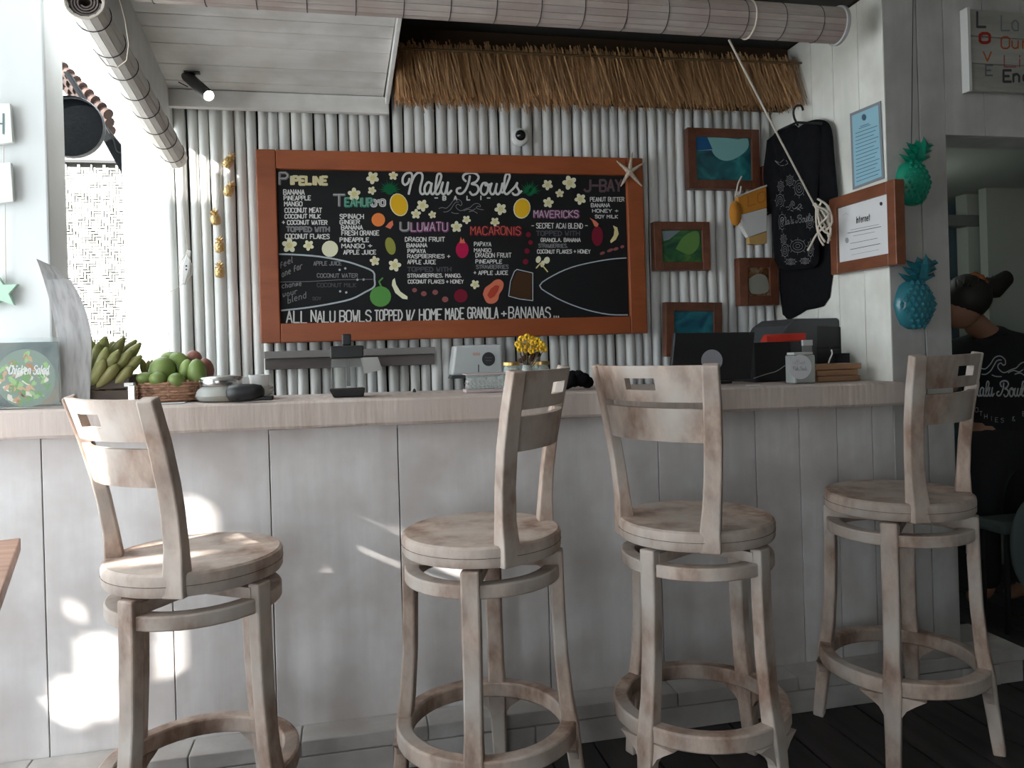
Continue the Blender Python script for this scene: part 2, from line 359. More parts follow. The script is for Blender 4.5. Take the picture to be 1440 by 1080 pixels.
# ================================================================== BAR COUNTER
bar = thing('bar_counter', 'white plank bar front with a raised block footrest, under the wooden countertop', 'counter', (.5, YC, 0))
seams = [-1.6, -1.25] + [P(xx, 610, 1, YC).x for xx in (57, 236, 378, 559, 765, 925, 1062, 1124, 1177, 1227)] + [XR]
for a, b in zip(seams[:-1], seams[1:]):
    MB().box((a+.0014, YC, .1), (b-.0014, YC+.022, 1.083 - (b+.95)*.0096 - .081)).obj('panel_board', W_COUNTER, bar, bevel=.0015)
MB().box((-1.6, YC+.023, 0), (XR-.0, YC+.05, .974)).obj('backing_board', DARKGAP, bar)
STEP = wood('footrest_cement', (.36,.34,.32), (.49,.47,.45), (6,6,12), .75, .3, (.33,.30,.28), .07)
MB().box((-1.6, 2.275, 0), (2.27, YC, .108)).obj('footrest_core', STEP, bar)
x = -1.6; random.seed(3)
while x < 2.25:
    w = random.choice((.30, .36, .42)); w = min(w, 2.275 - x)
    MB().box((x+.0015, 2.268, .074), (x+w-.0015, YC-.001, .117)).obj('footrest_block', STEP, bar, bevel=.003)
    w2 = w
    MB().box((x-.1+.0015 if x > -1.5 else x, 2.268, 0), (min(x-.1+w, 2.275)-.0015, 2.3, .071)).obj('footrest_block', STEP, bar, bevel=.003)
    x += w
MB().box((2.11, YC, 0), (2.275, 2.52, .117)).obj('footrest_end', STEP, bar, bevel=.004)
# the slab
ct = MB(); n = 40; random.seed(11)
prof = []
for i in range(n+1):
    xx = -1.6 + (XR + 1.6 - .002) * i/n; zt = 1.083 - (xx + .95) * .0096; w = .006*math.sin(xx*2.1) + random.uniform(-.002,.002)
    prof.append([(xx, 2.305 + w, zt - .006), (xx, 2.312 + w, zt), (xx, 2.70, zt), (xx, 2.70, zt-.075), (xx, 2.312 + w, zt - .078 + random.uniform(-.002,.002)), (xx, 2.305 + w, zt-.07)])
vs = [v for p_ in prof for v in p_]
fs = [(6*i+j, 6*i+(j+1) % 6, 6*i+6+(j+1) % 6, 6*i+6+j) for i in range(n) for j in range(6)] + [tuple(range(6)), tuple(6*n+j for j in range(6))]
tag(ct.add(vs, fs).obj('countertop', SLABW, smooth=30), 'thick rough-sawn whitewashed wooden slab on top of the bar', 'countertop')
CT = lambda xx: 1.083 - (xx + .95) * .0096      # countertop height
def onct(px, py_guess, yy):   # point on the countertop under photo column px at depth yy
    p = P(px, py_guess, 1, yy); return Vector((p.x, yy, CT(p.x) + .0015))

# ================================================================== STOOLS
SEAM = mat('seat_joint', (.13,.09,.07), .9)
def make_base(rot):
    """static base: legs, rings, swivel"""
    out = {}
    legs = []
    for k in range(4):
        a = rot + k*math.pi/2; d = Vector((math.cos(a), math.sin(a), 0)); t = Vector((-d.y, d.x, 0))
        path = [d*r_ + Vector((0,0,z)) for r_, z in ((.196,.684),(.196,.56),(.200,.42),(.210,.30),(.222,.22),(.230,.14),(.240,.06),(.247,0))]
        legs.append(MB().sweep(path, t, [.046,.046,.044,.044,.05,.044,.04,.038], [.032,.034,.034,.036,.04,.036,.034,.032]))
    return legs
def ring(ro, ri, z0, z1, n=40):
    vs = []; 
    for j in range(n):
        c, s_ = math.cos(2*math.pi*j/n), math.sin(2*math.pi*j/n)
        vs += [(ri*c, ri*s_, z0), (ro*c, ro*s_, z0), (ro*c, ro*s_, z1), (ri*c, ri*s_, z1)]
    fs = [(4*j+i, 4*j+(i+1) % 4, 4*((j+1) % n)+(i+1) % 4, 4*((j+1) % n)+i) for j in range(n) for i in range(4)]
    return MB().add(vs, fs)
def make_stool(loc, leg_rot, back_ang, label, dz=0, lean=0):
    t = thing('bar_stool', label, 'stool', loc, 'whitewashed swivel stools along the bar'); t['_w'] = [0,0,0]
    for L_ in make_base(R(leg_rot)): L_.obj('leg', STOOLW, t, bevel=.005)
    ring(.204, .163, .616, .650).obj('apron_ring', STOOLW, t, smooth=40, bevel=.004)
    ring(.236, .196, .205, .248).obj('footrest_ring', STOOLW, t, smooth=40, bevel=.005)
    for k in range(4):      # little curved gussets under the footrest ring, beside each leg
        a = R(leg_rot) + k*math.pi/2
        for s_ in (-1, 1):
            pts = [(.224, s_*.02, .205), (.224, s_*.085, .205), (.224, s_*.055, .185), (.226, s_*.035, .17), (.230, s_*.02, .145)]
            ca, sa = math.cos(a), math.sin(a)
            q = [Vector(((r_-.012)*ca - u*sa, (r_-.012)*sa + u*ca, z)) for r_, u, z in pts]
            MB().prism(q, Vector((ca, sa, 0))*.022).obj('gusset', STOOLW, t)
    cb = MB()
    for k in range(2):
        a = R(leg_rot) + k*math.pi/2; d = Vector((math.cos(a), math.sin(a), 0))
        cb.sweep([d*-.19 + Vector((0,0,.662)), d*.19 + Vector((0,0,.662))], (-d.y, d.x, 0), .05, .026)
    cb.obj('cross_brace', STOOLW, t)
    MB().lathe([(.085,.6755),(.11,.677),(.11,.686),(.06,.6875)], (0,0,0), 24).obj('swivel_plate', BLACK, t, smooth=40)
    # seat and back turn together
    seat = MB().lathe([(.05,.688),(.198,.688),(.205,.690),(.208,.696),(.209,.728),(.207,.736),(.201,.7405),(.10,.739),(0,.738)], (0,0,0), 48).obj('seat', STOOLW, t, smooth=35)
    sg = ring(.2096, .203, .7135, .7147).obj('seam', SEAM, seat)
    ba = R(back_ang); bd = Vector((math.cos(ba), math.sin(ba), 0)); sd_ = Vector((-bd.y, bd.x, 0))
    def bp(u, z, off=0):     # u in -1..1 across the back
        if z > .9: z += dz
        f = (z - .74) / .415; hw = .143 + .044*max(f, 0); dist = .128 + (.042 + lean)*max(f, 0)**1.3 - .008*math.sin(max(0,min(1,f))*math.pi)
        return sd_*(hw*u) + bd*(dist + .045*(1-u*u) + off) + Vector((0,0,z))
    for s_ in (-1, 1):
        zz = (.688, .71, .74, .80, .88, .97, 1.06, 1.158)
        MB().sweep([bp(s_, z) for z in zz], sd_*1.0 + bd*(-.55*s_), [.052,.052,.050,.046,.044,.044,.043,.040], [.044,.044,.042,.034,.032,.032,.032,.030]).obj('back_post', STOOLW, t, bevel=.004)
    def slat(mb, z0, z1, u0=-.97, u1=.97, k=14):
        vs = []
        for i in range(k+1):
            u = u0 + (u1-u0)*i/k
            a_, b_ = bp(u, z0), bp(u, z1); vs += [a_ - bd*.010, a_ + bd*.010, b_ + bd*.010, b_ - bd*.010]
        fs = [(4*i+j, 4*i+(j+1) % 4, 4*i+4+(j+1) % 4, 4*i+4+j) for i in range(k) for j in range(4)] + [(3,2,1,0), tuple(4*k+j for j in range(4))]
        mb.add(vs, fs)
    lo = MB(); slat(lo, .963, 1.048); lo.obj('back_slat', STOOLW, t, smooth=30)
    u_ = MB(); slat(u_, 1.064, 1.094); slat(u_, 1.124, 1.156); slat(u_, 1.094, 1.124, -.97, -.27, 6); slat(u_, 1.094, 1.124, .27, .97, 6)
    lab(u_.obj('back_slat', STOOLW, t, smooth=30), 'top slat of the back with a handle slot')
    return t
st1 = make_stool((-.376, 2.0, 0), 56, 221, 'leftmost whitewashed wooden bar stool with sun on its curved slatted back', -.03, .045); st1.scale = (.98, .98, 1)
make_stool((.331, 2.012, 0), 72, -33, 'whitewashed wooden bar stool seen side-on, in front of the yellow flowers', 0, .012)
make_stool((.917, 1.97, 0), 29, 208, 'whitewashed wooden bar stool with its broad back turned left, in front of the black monitor')
make_stool((1.63, 2.07, 0), 45, -65, 'rightmost whitewashed wooden bar stool, in front of the grey pillar', 0, -.008)

# ================================================================== CHALKBOARD
YBD = 3.045
bd_ = thing('menu_board', 'long black chalkboard menu in an orange-stained wooden frame on the bamboo wall', 'board', (.46, 3.09, 1.25))
x0, x1, z0, z1 = -.316, 1.222, 1.257, 1.985; fw = .072
q = lambda a, b, c, d, y0=YBD-.018, y1=3.088: MB().box((a, y0, b), (c, y1, d))
q(x0, z0, x0+fw, z1).obj('frame_side', ORANGEW, bd_, bevel=.004); q(x1-fw, z0, x1, z1).obj('frame_side', ORANGEW, bd_, bevel=.004)
q(x0+fw+.0005, z1-fw, x1-fw-.0005, z1).obj('frame_rail', ORANGEW, bd_, bevel=.004); q(x0+fw+.0005, z0, x1-fw-.0005, z0+fw).obj('frame_rail', ORANGEW, bd_, bevel=.004)
MB().box((x0+fw-.01, YBD, z0+fw-.01), (x1-fw+.01, YBD+.012, z1-fw+.01)).obj('slate', SLATE, bd_)
S = Surf(1, YBD-.0012, (0,-1,0)); S2 = Surf(1, YBD-.0026, (0,-1,0)); S3 = Surf(1, YBD-.004, (0,-1,0))
Z1 = (380, 225, 8.); Z2 = (540, 225, 6.857); Z3 = (740, 225, 8.); Z4 = (380, 340, 7.2); Z5 = (560, 340, 7.2)
cv = lambda Z, x_, y_: (Z[0] + x_/Z[2], Z[1] + y_/Z[2])
def T(mb, Z, s_, xa, xb, ya, yb, w=.0035, sk=0, surf=S):
    a = cv(Z, xa, ya); b = cv(Z, xb, yb); surf.text(mb, s_, a[0], a[1], b[0], b[1], w, skew=sk, jit=.05)
wmb, gmb, fmb, bmb = MB(), MB(), MB(), MB()
for a in (("BANANA",150,385,335,388),("PINEAPPLE",155,455,405,452),("MANGO",160,360,470,518),("COCONUT MEAT",165,580,540,590),("COCONUT MILK",165,565,612,655),
          ("+ COCONUT WATER",135,640,680,725),("COCONUT FLAKES",170,665,835,885),("SPINACH",785,1050,610,660),("GINGER",785,1005,675,720),("BANANA",800,1040,735,780),
          ("FRESH ORANGE",805,1225,795,845),("PINEAPPLE",785,1110,875,920),("MANGO +",805,1145,945,990),("APPLE JUICE",825,1190,1015,1060)): T(wmb, Z1, *a)
T(gmb, Z1, "TOPPED WITH", 185, 665, 755, 805, .006)
for a in (("DRAGON FRUIT",205,585,745,785),("BANANA",220,415,805,840),("PAPAYA",230,400,860,895)): T(wmb, Z2, *a)
for a in (("RASPBERRIES +",95,525,128,165),("APPLE JUICE",95,380,185,225),("STRAWBERRIES, MANGO,",95,640,325,360),("COCONUT FLAKES + HONEY",100,660,385,420),
          ("PAPAYA",770,940,3,42),("MANGO",770,940,68,102),("DRAGON FRUIT",785,1145,115,158),("PINEAPPLE",785,1050,182,218)): T(wmb, Z5, *a, w=.003)
T(gmb, Z5, "STRAWBERRIES", 790, 1115, 235, 272, .003); T(wmb, Z5, "+ APPLE JUICE", 765, 1110, 295, 332, .003); T(fmb, Z5, "TOPPED WITH", 95, 535, 258, 300, .005)
for a in (("PEANUT BUTTER",720,1100,420,465),("BANANA",730,940,490,530),("HONEY +",745,1035,555,590),("SOY MILK",775,1030,620,655),("- SECRET ACAI BLEND -",60,690,712,768),
          ("GRANOLA, BANANA",165,610,880,920),("COCONUT FLAKES + HONEY",125,720,1010,1050)): T(wmb, Z3, *a, w=.003)
T(gmb, Z3, "STRAWBERRIES,", 140, 465, 945, 985, .003); T(bmb, Z3, "TOPPED WITH", 115, 600, 800, 850, .005)
for a, Z in ((("ALL",165,385,705,822),Z4),(("NALU",415,670,700,812),Z4),(("BOWLS",705,1035,695,806),Z4),(("TOPPED",1060,1350,690,792),Z4),(("W/",85,180,690,790),Z5),
             (("HOME",215,455,680,790),Z5),(("MADE",480,680,675,785),Z5),(("GRANOLA",705,1025,668,775),Z5),(("+",1045,1110,690,760),Z5),(("BANANAS",1120,1555,660,772),Z5),(("...",1570,1640,680,765),Z5)):
    T(wmb, Z, *a[:2], a[2]-14, *a[3:], w=.0055)
for a in (("APPLE JUICE",440,720,200,238),("COCONUT WATER",475,885,322,360)): T(gmb, Z4, *a, w=.003)
T(fmb, Z4, "COCONUT MILK", 475, 870, 420, 458, .003); T(fmb, Z4, "SOY", 430, 515, 560, 590, .003)
for s_, xa, xb, ya, yb, sk in (("feel",100,230,210,270,-.5),("one for",120,330,300,360,-.45),("change",120,320,425,470,-.15),("your",130,280,510,560,-.25),("blend",180,370,560,620,-.3)):
    T(gmb, Z4, s_, xa, xb, ya, yb, .003, sk)
for st in SCRIPT: S3.line(wmb, [cv(Z2, *p_) for p_ in st], .0088, 4)
for st in WAVES: S3.line(gmb, [cv(Z2, *p_) for p_ in st], .0026, 3)
for s_, xx in (("-",490),("B",568),("A",675),("L",800),("I",915),("-",995)): T(wmb, Z2, s_, xx, xx+28, 348, 385, .005)
# surfboard outlines
S.line(bmb2 := MB(), [cv(Z4, *p_) for p_ in ((85,125),(250,130),(500,150),(750,195),(900,240),(1040,300),(1055,380),(1052,455),(960,510),(820,580),(600,630),(350,670),(115,695))], .0062, 3)
S.line(gmb, [cv(Z4, *p_) for p_ in ((90,408),(400,402),(700,385),(1035,380))], .0022)
for p_ in ((703,284),(760,270),(883,384),(945,382),(708,502),(770,513)): S.disc(bmb2, *cv(Z4, *p_), 1.6)
Z6 = (620, 190, 3.6)
bmb3 = MB(); bmb4 = MB(); S.line(bmb3, [cv(Z6, *p_) for p_ in ((938,622),(860,628),(760,645),(660,670),(570,710),(500,762),(560,810),(640,850),(740,885),(850,908),(945,910))], .0045, 3)
S.line(bmb4, [cv(Z6, *p_) for p_ in ((385,680),(465,698),(465,838),(400,830),(343,815),(352,740),(372,690),(385,680))], .0035)
wmb.obj('white_lettering', CH_W, bd_, fix=False, kind='stuff'); gmb.obj('grey_lettering', CH_D, bd_, fix=False, kind='stuff'); fmb.obj('faint_lettering', CH_DD, bd_, fix=False)
bmb.obj('blue_lettering', CH_DD, bd_, fix=False); bmb2.obj('surfboard_outline', CH_B, bd_, fix=False, kind='stuff'); bmb3.obj('surfboard_outline', CH_B, bd_, fix=False); bmb4.obj('granola_outline', CH_B, bd_, fix=False)
# outlined coloured headings: thick colour, thin white on top
def heading(name, Z, parts, mcol, mline):
    a, b = MB(), MB()
    for s_, xa, xb, ya, yb in parts: 
        st = random.getstate(); T(a, Z, s_, xa, xb, ya, yb, .0105, 0, S); random.setstate(st); T(b, Z, s_, xa-4, xb-4, ya-3, yb-3, .0022, 0, S3)
    a.obj(name, mcol, bd_, fix=False); b.obj(name, mline, bd_, fix=False)
heading('heading', Z1, (("P",105,200,145,275),), CH_D, CH_W); heading('heading', Z1, (("IPELINE",225,640,190,275),), CH_Y, CH_W)
heading('heading', Z1, (("T",715,840,395,520),), CH_D, CH_W); heading('heading', Z1, (("EAHUP",845,1150,430,520),), CH_TEAL, CH_MINT); heading('heading', Z1, (("O'O",1140,1290,450,515),), CH_W, CH_D)
heading('heading', Z2, (("U",160,240,605,685),), CH_D, CH_W); heading('heading', Z2, (("LUWATU",265,615,605,685),), CH_PURP, CH_W)
heading('heading', Z2, (("MACARONIS",840,1320,645,722),), CH_DP, CH_SAL); heading('heading', Z3, (("MAVERICKS",90,590,575,650),), CH_PURP, CH_W)
heading('heading', Z3, (("J-BAY",655,1075,225,350),), CH_DD, CH_PK2)
# chalk pictures, each a part
def pic(name, mt, fn):
    mb = MB(); fn(mb); return mb.obj(name, mt, bd_, fix=False)
fl = [(470,221,7),(524,250,9),(498,273,9),(553,247,6.5),(523,268,6),(594,289,8.5),(585,301,7),(608,302,5.5),(642,319,8),(656,309,6),(704,294,8.5),(696,312,6.5),(407,345,10.5),(434,345,7.5),
      (527,367,7),(555,373,9),(770,260,7.5),(801,257,10),(787,272,6),(771,285,7.5),(816,280,8),(668,400,6.5)]
for i, (fx, fy, fr) in enumerate(fl):
    mb = MB(); a0 = random.uniform(0, 1.2)
    for k in range(5):
        a = a0 + k*2*math.pi/5; S.disc(mb, fx + fr*.58*math.cos(a), fy + fr*.58*math.sin(a), fr*.46, fr*.36, a, 10)
    o = mb.obj('chalk_flower', CH_YC, bd_, fix=False); mb = MB(); S2.disc(mb, fx, fy, fr*.42, fr*.42, 0, 10); mb.obj('flower_centre', CH_Y, o, fix=False)
for (cx, cy, rx_, ry_, ro) in ((561,288,12.5,16.5,-.35),(734,293,12,14.5,.2)):
    o = pic('chalk_pineapple', CH_YC, lambda mb: S.disc(mb, cx, cy, rx_, ry_, ro)); mb = MB(); S2.disc(mb, cx, cy, rx_-1.3, ry_-1.3, ro); mb.obj('fruit_flesh', CH_GOLD, o, fix=False)
for cx, cy in ((548,268),(745,270)):
    def leaf(mb):
        for k in range(13):
            a = math.pi*(.95 + 1.1*k/12) if True else 0; L_ = 14 + 3*(k % 2)
            S2.poly(mb, [(cx-2.2*math.sin(a), cy+2.2*math.cos(a)), (cx+L_*math.cos(a), cy+L_*math.sin(a)), (cx+2.2*math.sin(a), cy-2.2*math.cos(a))])
        S2.disc(mb, cx, cy, 6, 6)
    pic('pineapple_crown', CH_DG, leaf)
pic('chalk_orange', CH_O, lambda mb: S.disc(mb, 532, 309, 9.5)); pic('orange_wedge', CH_SAL, lambda mb: S.poly(mb, [(542,319),(547,313),(552,310),(553,316),(549,322)]))
pic('chalk_coconut', CH_YC, lambda mb: S.disc(mb, 464, 350, 11.5)); pic('chalk_mango', CH_OL, lambda mb: S.disc(mb, 549, 346, 7, 12.5, -.25))
pic('chalk_melon', CH_G, lambda mb: S.disc(mb, 535, 417, 15, 14.5)); pic('melon_stalk', CH_G, lambda mb: S2.line(mb, [(536,403),(533,396),(538,391)], .006))
pic('chalk_banana', CH_YC, lambda mb: S.poly(mb, [(555,391),(557,400),(563,410),(573,417),(573,421),(566,420),(556,412),(551,401),(552,394)]))
pic('chalk_banana', CH_Y, lambda mb: S.poly(mb, [(862,317),(868,320),(870,329),(866,337),(859,342),(858,339),(863,331),(864,323)]))
pic('dragon_fruit', CH_P, lambda mb: S.disc(mb, 650, 351, 9, 12)); pic('dragon_fruit_leaf', CH_SAL, lambda mb: S2.poly(mb, [(646,342),(648,333),(650,338),(652,335),(654,342)]))
pic('dragon_fruit', CH_DP, lambda mb: S.disc(mb, 840, 332, 8, 14)); pic('dragon_fruit_leaf', CH_SAL, lambda mb: S2.poly(mb, [(836,318),(833,311),(829,306),(838,311),(842,315),(840,319)]))
pic('chalk_pomegranate', CH_DP, lambda mb: S.disc(mb, 648, 416, 9.5)); 
def pap(mb): S.poly(mb, catmull([(679,414),(682,405),(690,399),(696,394),(703,393),(708,398),(707,406),(702,414),(700,422),(693,427),(684,425),(679,414)], 3)[:-1])
pic('chalk_papaya', CH_SAL, pap); pic('papaya_flesh', CH_R, lambda mb: S2.poly(mb, [(685,415),(690,406),(697,401),(702,402),(700,409),(695,417),(689,420)]))
for cx, cy, a in ((583,408,3.5),(596,413,4),(612,411,4),(626,421,4.5)): pic('chalk_strawberry', CH_PK2, lambda mb: S.disc(mb, cx, cy, a, a*.9))
for cx, cy, a in ((743,330,3.6),(746,341,3.2),(741,353,3.8),(739,368,4)): pic('chalk_raspberry', CH_DP, lambda mb: S.disc(mb, cx, cy, a, a))
for cx, cy, a in ((847,356,4),(858,352,5),(866,350,4),(875,347,3)): pic('goji_berry', CH_PK2, lambda mb: S.disc(mb, cx, cy, a, 2.2, -.4, 8))
pic('granola_bar', CH_BR, lambda mb: S.poly(mb, [(727,381),(748,385),(747,421),(731,419),(717,415),(720,396)]))
for cx, cy, a in ((757,365,3.6),(769,366,4.2),(763,371,3)): pic('chalk_bee_wing', CH_YC, lambda mb: S.disc(mb, cx, cy, a, 5, .3, 10))
pic('chalk_bee_wing', CH_Y, lambda mb: S2.line(mb, [(754,377),(760,370),(770,382)], .005))

# starfish on the frame corner
sf = thing('starfish', 'dried pale starfish fixed to the top right corner of the menu board frame', 'starfish', P(885, 242, 1, YBD-.03))
mb = MB(); c_ = P(885, 242, 1, YBD-.035)
for tx, ty in ((889,214),(867,226),(873,262),(903,262),(906,229)):
    tip = P(tx, ty, 1, YBD-.03); d = tip - c_
    mb.tube([c_, c_ + d*.35, c_ + d*.7, tip], [.011, .008, .0055, .002], 8)
mb.ball(c_, (.012,.008,.012), 10); o = mb.obj('body', wood('starfish_skin', (.30,.22,.16), (.62,.54,.44), (120,120,120), .8, .6), sf, smooth=60)

# ================================================================== WALL PICTURES
def nodeart(name, cols, scale=3, dist=1.5, dull=False):
    mt = mat(name, cols[0], 1 if dull else .35, spec=0 if dull else .5); n = mt.node_tree; N = n.nodes.new; L = n.links.new; b = n.nodes['Principled BSDF']
    tc = N('ShaderNodeTexCoord'); ns = N('ShaderNodeTexNoise'); ns.inputs['Scale'].default_value = scale; ns.inputs['Distortion'].default_value = dist; ns.inputs['Detail'].default_value = 3
    L(tc.outputs['Generated'], ns.inputs['Vector']); cr = N('ShaderNodeValToRGB'); L(ns.outputs[0], cr.inputs[0])
    while len(cr.color_ramp.elements) < len(cols): cr.color_ramp.elements.new(.5)
    for i, c in enumerate(cols): cr.color_ramp.elements[i].position = .3 + .4*i/(len(cols)-1); cr.color_ramp.elements[i].color = (*c, 1)
    L(cr.outputs[0], b.inputs['Base Color']); return mt
def picture(label, xa, ya, xb, yb, fwp, art, extra=(), rot=0, yw=3.045):
    a = P(xa, ya, 1, yw); b = P(xb, yb, 1, yw); f = fwp * .0029
    t = thing('framed_picture', label, 'picture', ((a.x+b.x)/2, yw, b.z), 'ocean pictures in brown wooden frames')
    bx = lambda p_, q_, r_, s_, y0=yw-.012, y1=yw+.03: MB().box((p_, y0, q_), (r_, y1, s_))
    parts = [bx(a.x, b.z, a.x+f, a.z), bx(b.x-f, b.z, b.x, a.z), bx(a.x+f, a.z-f, b.x-f, a.z), bx(a.x+f, b.z, b.x-f, b.z+f)]
    for nm, p_ in zip(('frame_side','frame_side','frame_rail','frame_rail'), parts): p_.obj(nm, BROWNW, t, bevel=.002)
    im = MB().box((a.x+f-.004, yw-.002, b.z+f-.004), (b.x-f+.004, yw+.01, a.z-f+.004)).obj('picture_print', art, t)
    for nm, mt, pts in extra:
        mb = MB(); Surf(1, yw-.004, (0,-1,0)).poly(mb, catmull(pts + [pts[0]], 4)[:-1] if len(pts) > 4 else pts); mb.obj(nm, mt, im, fix=False)
    if rot: t.rotation_euler.y = R(rot)
    return t
picture('large picture of a turquoise wave, highest on the bamboo wall', 965, 180, 1068, 267, 13, nodeart('art_teal', [(.0,.03,.05),(.01,.10,.12),(.03,.22,.22)], 2),
  (('wave_foam', mat('art_pale_aqua', (.19,.42,.42), .4), [(994,192),(1010,192),(1038,196),(1050,193),(1052,208),(1036,222),(1018,226),(1003,216)]), ('sky_patch', mat('art_blue', (.0,.075,.22), .4), [(977,191),(994,192),(1002,210),(978,212)]), ('horizon_line', mat('art_white', (.35,.5,.6), .4), [(978,210),(1001,208),(1001,211),(978,212)])))
picture('small picture of a green wave, left of the orange bag', 918, 312, 998, 380, 12, nodeart('art_green', [(.004,.03,.03),(.02,.10,.03),(.08,.17,.03)], 2.5), (('wave_face', mat('art_grey', (.16,.2,.22), .4), [(931,325),(957,324),(941,337),(933,339)]), ('wave_crest', mat('art_lime', (.10,.22,.05), .4), [(950,350),(962,332),(981,325),(983,345),(970,358)])))
picture('picture of blue-green water, lowest on the bamboo wall behind the monitor', 933, 426, 1014, 500, 13, nodeart('art_sea', [(.0,.05,.09),(.01,.13,.17),(.02,.2,.22)], 2), (), 1.5)
picture('amber and grey picture, right beneath the orange bag', 1037, 363, 1094, 429, 14, nodeart('art_amber', [(.03,.018,.01),(.16,.06,.012),(.2,.19,.15)], 3), (('wave_face', mat('art_cream', (.26,.26,.22), .4), [(1053,392),(1066,385),(1078,390),(1080,410),(1056,412)]),))
picture('dark brown picture half hidden behind the black shirt', 1070, 234, 1079, 300, 4, nodeart('art_dark', [(.02,.012,.01),(.08,.04,.02)], 3), ())

# security camera dome
c_ = P(731, 193, 1, 3.07)
t = thing('security_camera', 'small white dome security camera above the menu board', 'camera', c_)
MB().lathe([(.036,0),(.036,.008),(.033,.016),(.026,.02)], c_ + Vector((0,.005,0)), 24, (0,-1,0)).obj('housing', WHITEP, t, smooth=40)
MB().ball(c_ + Vector((0,-.013,.004)), .0225, 16).obj('lens_dome', mat('smoked_glass', (.01,.01,.012), .05), t, smooth=60)

# golden pineapple garland
t = thing('pineapple_garland', 'string of five small golden pineapples hanging on the bamboo wall', 'ornament', P(310, 395, 1, 3.06))
yg = 3.055; pp = [(321,228,.5),(322,268,.4),(303,308,-.15),(309,347,0),(309,382,0)]
MB().tube([P(311, 150, 1, yg), P(313, 215, 1, yg), P(310, 262, 1, yg), P(306, 300, 1, yg), P(310, 340, 1, yg), P(309, 375, 1, yg)], .0012, 5).obj('string', CREAM, t)
for a, b, tl in pp:
    c_ = P(a, b, 1, yg-.006); rt = Matrix.Rotation(tl, 3, 'Y')
    mb = MB()
    prof = [(.001,-.024),(.011,-.021),(.0165,-.012),(.0185,-.002),(.0165,.009),(.010,.017),(.004,.02)]
    mb.lathe(prof, c_, 14); 
    for i in range(5):
        for j in range(9):
            w = 2*math.pi*(j + .5*(i % 2))/9; h = -.017 + i*.008; rr = .0165*math.cos(abs(i-2)*.28); mb.ball(c_ + Vector((rr*math.cos(w), rr*math.sin(w), h)), .0028, 6)
    mb.v = [c_ + rt @ (v - c_) for v in mb.v]; o = mb.obj('pineapple', GOLD, t, smooth=60); cr = MB()
    for i in range(9):
        w = i*2.4; L_ = .012 + .010*(i % 3 == 0) + .003*(i % 2); sp = .013 if i % 3 else .004
        b0 = c_ + Vector((0,0,.017)); cr.tube([b0, b0 + Vector((sp*.6*math.cos(w), sp*.6*math.sin(w), L_*.6)), b0 + Vector((sp*1.3*math.cos(w), sp*1.3*math.sin(w), L_*1.1))], [.0042,.0036,.0006], 5)
    cr.v = [c_ + rt @ (v - c_) for v in cr.v]; cr.obj('crown', GOLD, o)

# white cord cleat with cable
t = thing('cord_cleat', 'white oval cord cleat hanging at the left of the bamboo wall', 'cleat', P(263, 400, 1, 3.06)); yg = 3.05
MB().tube([P(256, 212, 1, yg), P(257, 290, 1, yg), P(264, 352, 1, yg)], .0014, 6).obj('cord', CREAM, t)
a, b = P(266, 352, 1, yg), P(258, 400, 1, yg); d = (a-b); cc = (a+b)/2
MB().sweep([b, b + d*.2, cc, a - d*.2, a], (1,0,0), [.012,.017,.026,.017,.014], [.01,.012,.016,.012,.01]).obj('body', WHITEP, t, bevel=.003)
mb = MB(); Surf(1, yg-.0095, (0,-1,0)).disc(mb, 262, 374, 1.2); Surf(1, yg-.0095, (0,-1,0)).disc(mb, 262, 379, 1.2); mb.obj('screw', INK, t, fix=False)
pts = [P(*p_, 1, yg-.004) for p_ in ((264,352),(254,368),(251,384),(258,398),(247,407),(237,411))]; MB().tube(pts, .0014, 6).obj('cord', CREAM, t)
pts = [P(*p_, 1, yg-.006) for p_ in ((262,356),(270,372),(270,386),(262,396))]; MB().tube(pts, .0014, 6).obj('cord', CREAM, t)

# shelf rail on the wall
DKW = wood('dark_grey_shelf', (.075,.062,.058), (.14,.12,.115), (3,20,20), .6, .2)
a, b = P(372, 500, 1, 3.04), P(611, 500, 1, 3.04)
t = thing('wall_rail', 'dark grey-brown wooden ledge fixed low on the bamboo wall', 'shelf', ((a.x+b.x)/2, 3.05, 1.1))
za, zb_ = P(490, 489, 1, 3.04).z, P(490, 515, 1, 3.04).z; zm = P(490, 501, 1, 3.04).z
MB().box((a.x, 3.02, zm), (b.x, 3.085, za-.006)).obj('ledge_board', mat('worn_grey_edge', (.20,.185,.18), .6), t, bevel=.002); MB().box((a.x, 3.045, zb_-.004), (b.x, 3.085, zm-.0005)).obj('lower_board', DKW, t, bevel=.002)

# white dispenser on the wall
YD = 2.97
t = thing('dispenser', 'grey-white wall dispenser with a round black emblem and a slot', 'dispenser', P(672, 530, 1, 3.05))
pf = [P(*p_, 1, YD) for p_ in ((635,528),(708,526),(706,484),(640,486))]
MB().prism(pf, (0, .11, .0)).obj('housing', mat('dull_white_plastic', (.52,.54,.54), .4), t, bevel=.008)
mb = MB(); sD = Surf(1, YD-.001, (0,-1,0)); sD.disc(mb, 687, 505, 9.2, 9.8, 0, 28); mb.obj('emblem', INK, t, fix=False)
mb = MB(); sD.line(mb, [(673,513),(673,523)], .004); mb.obj('slot', INK, t, fix=False)
mb = MB(); sE = Surf(1, YD-.0018, (0,-1,0)); sE.line(mb, [(682,503),(692,503)], .001); sE.line(mb, [(683,507),(691,507)], .001); mb.obj('emblem_lettering', INKG, t, fix=False)
mb = MB(); sD.text(mb, "TISSUE", 654, 497, 668, 500, .0008); mb = MB(); sD.poly(mb, [(665,496),(675,496),(675,500),(665,500)]); mb.obj('sticker', mat('faded_pink', (.5,.33,.3), .6), t, fix=False)
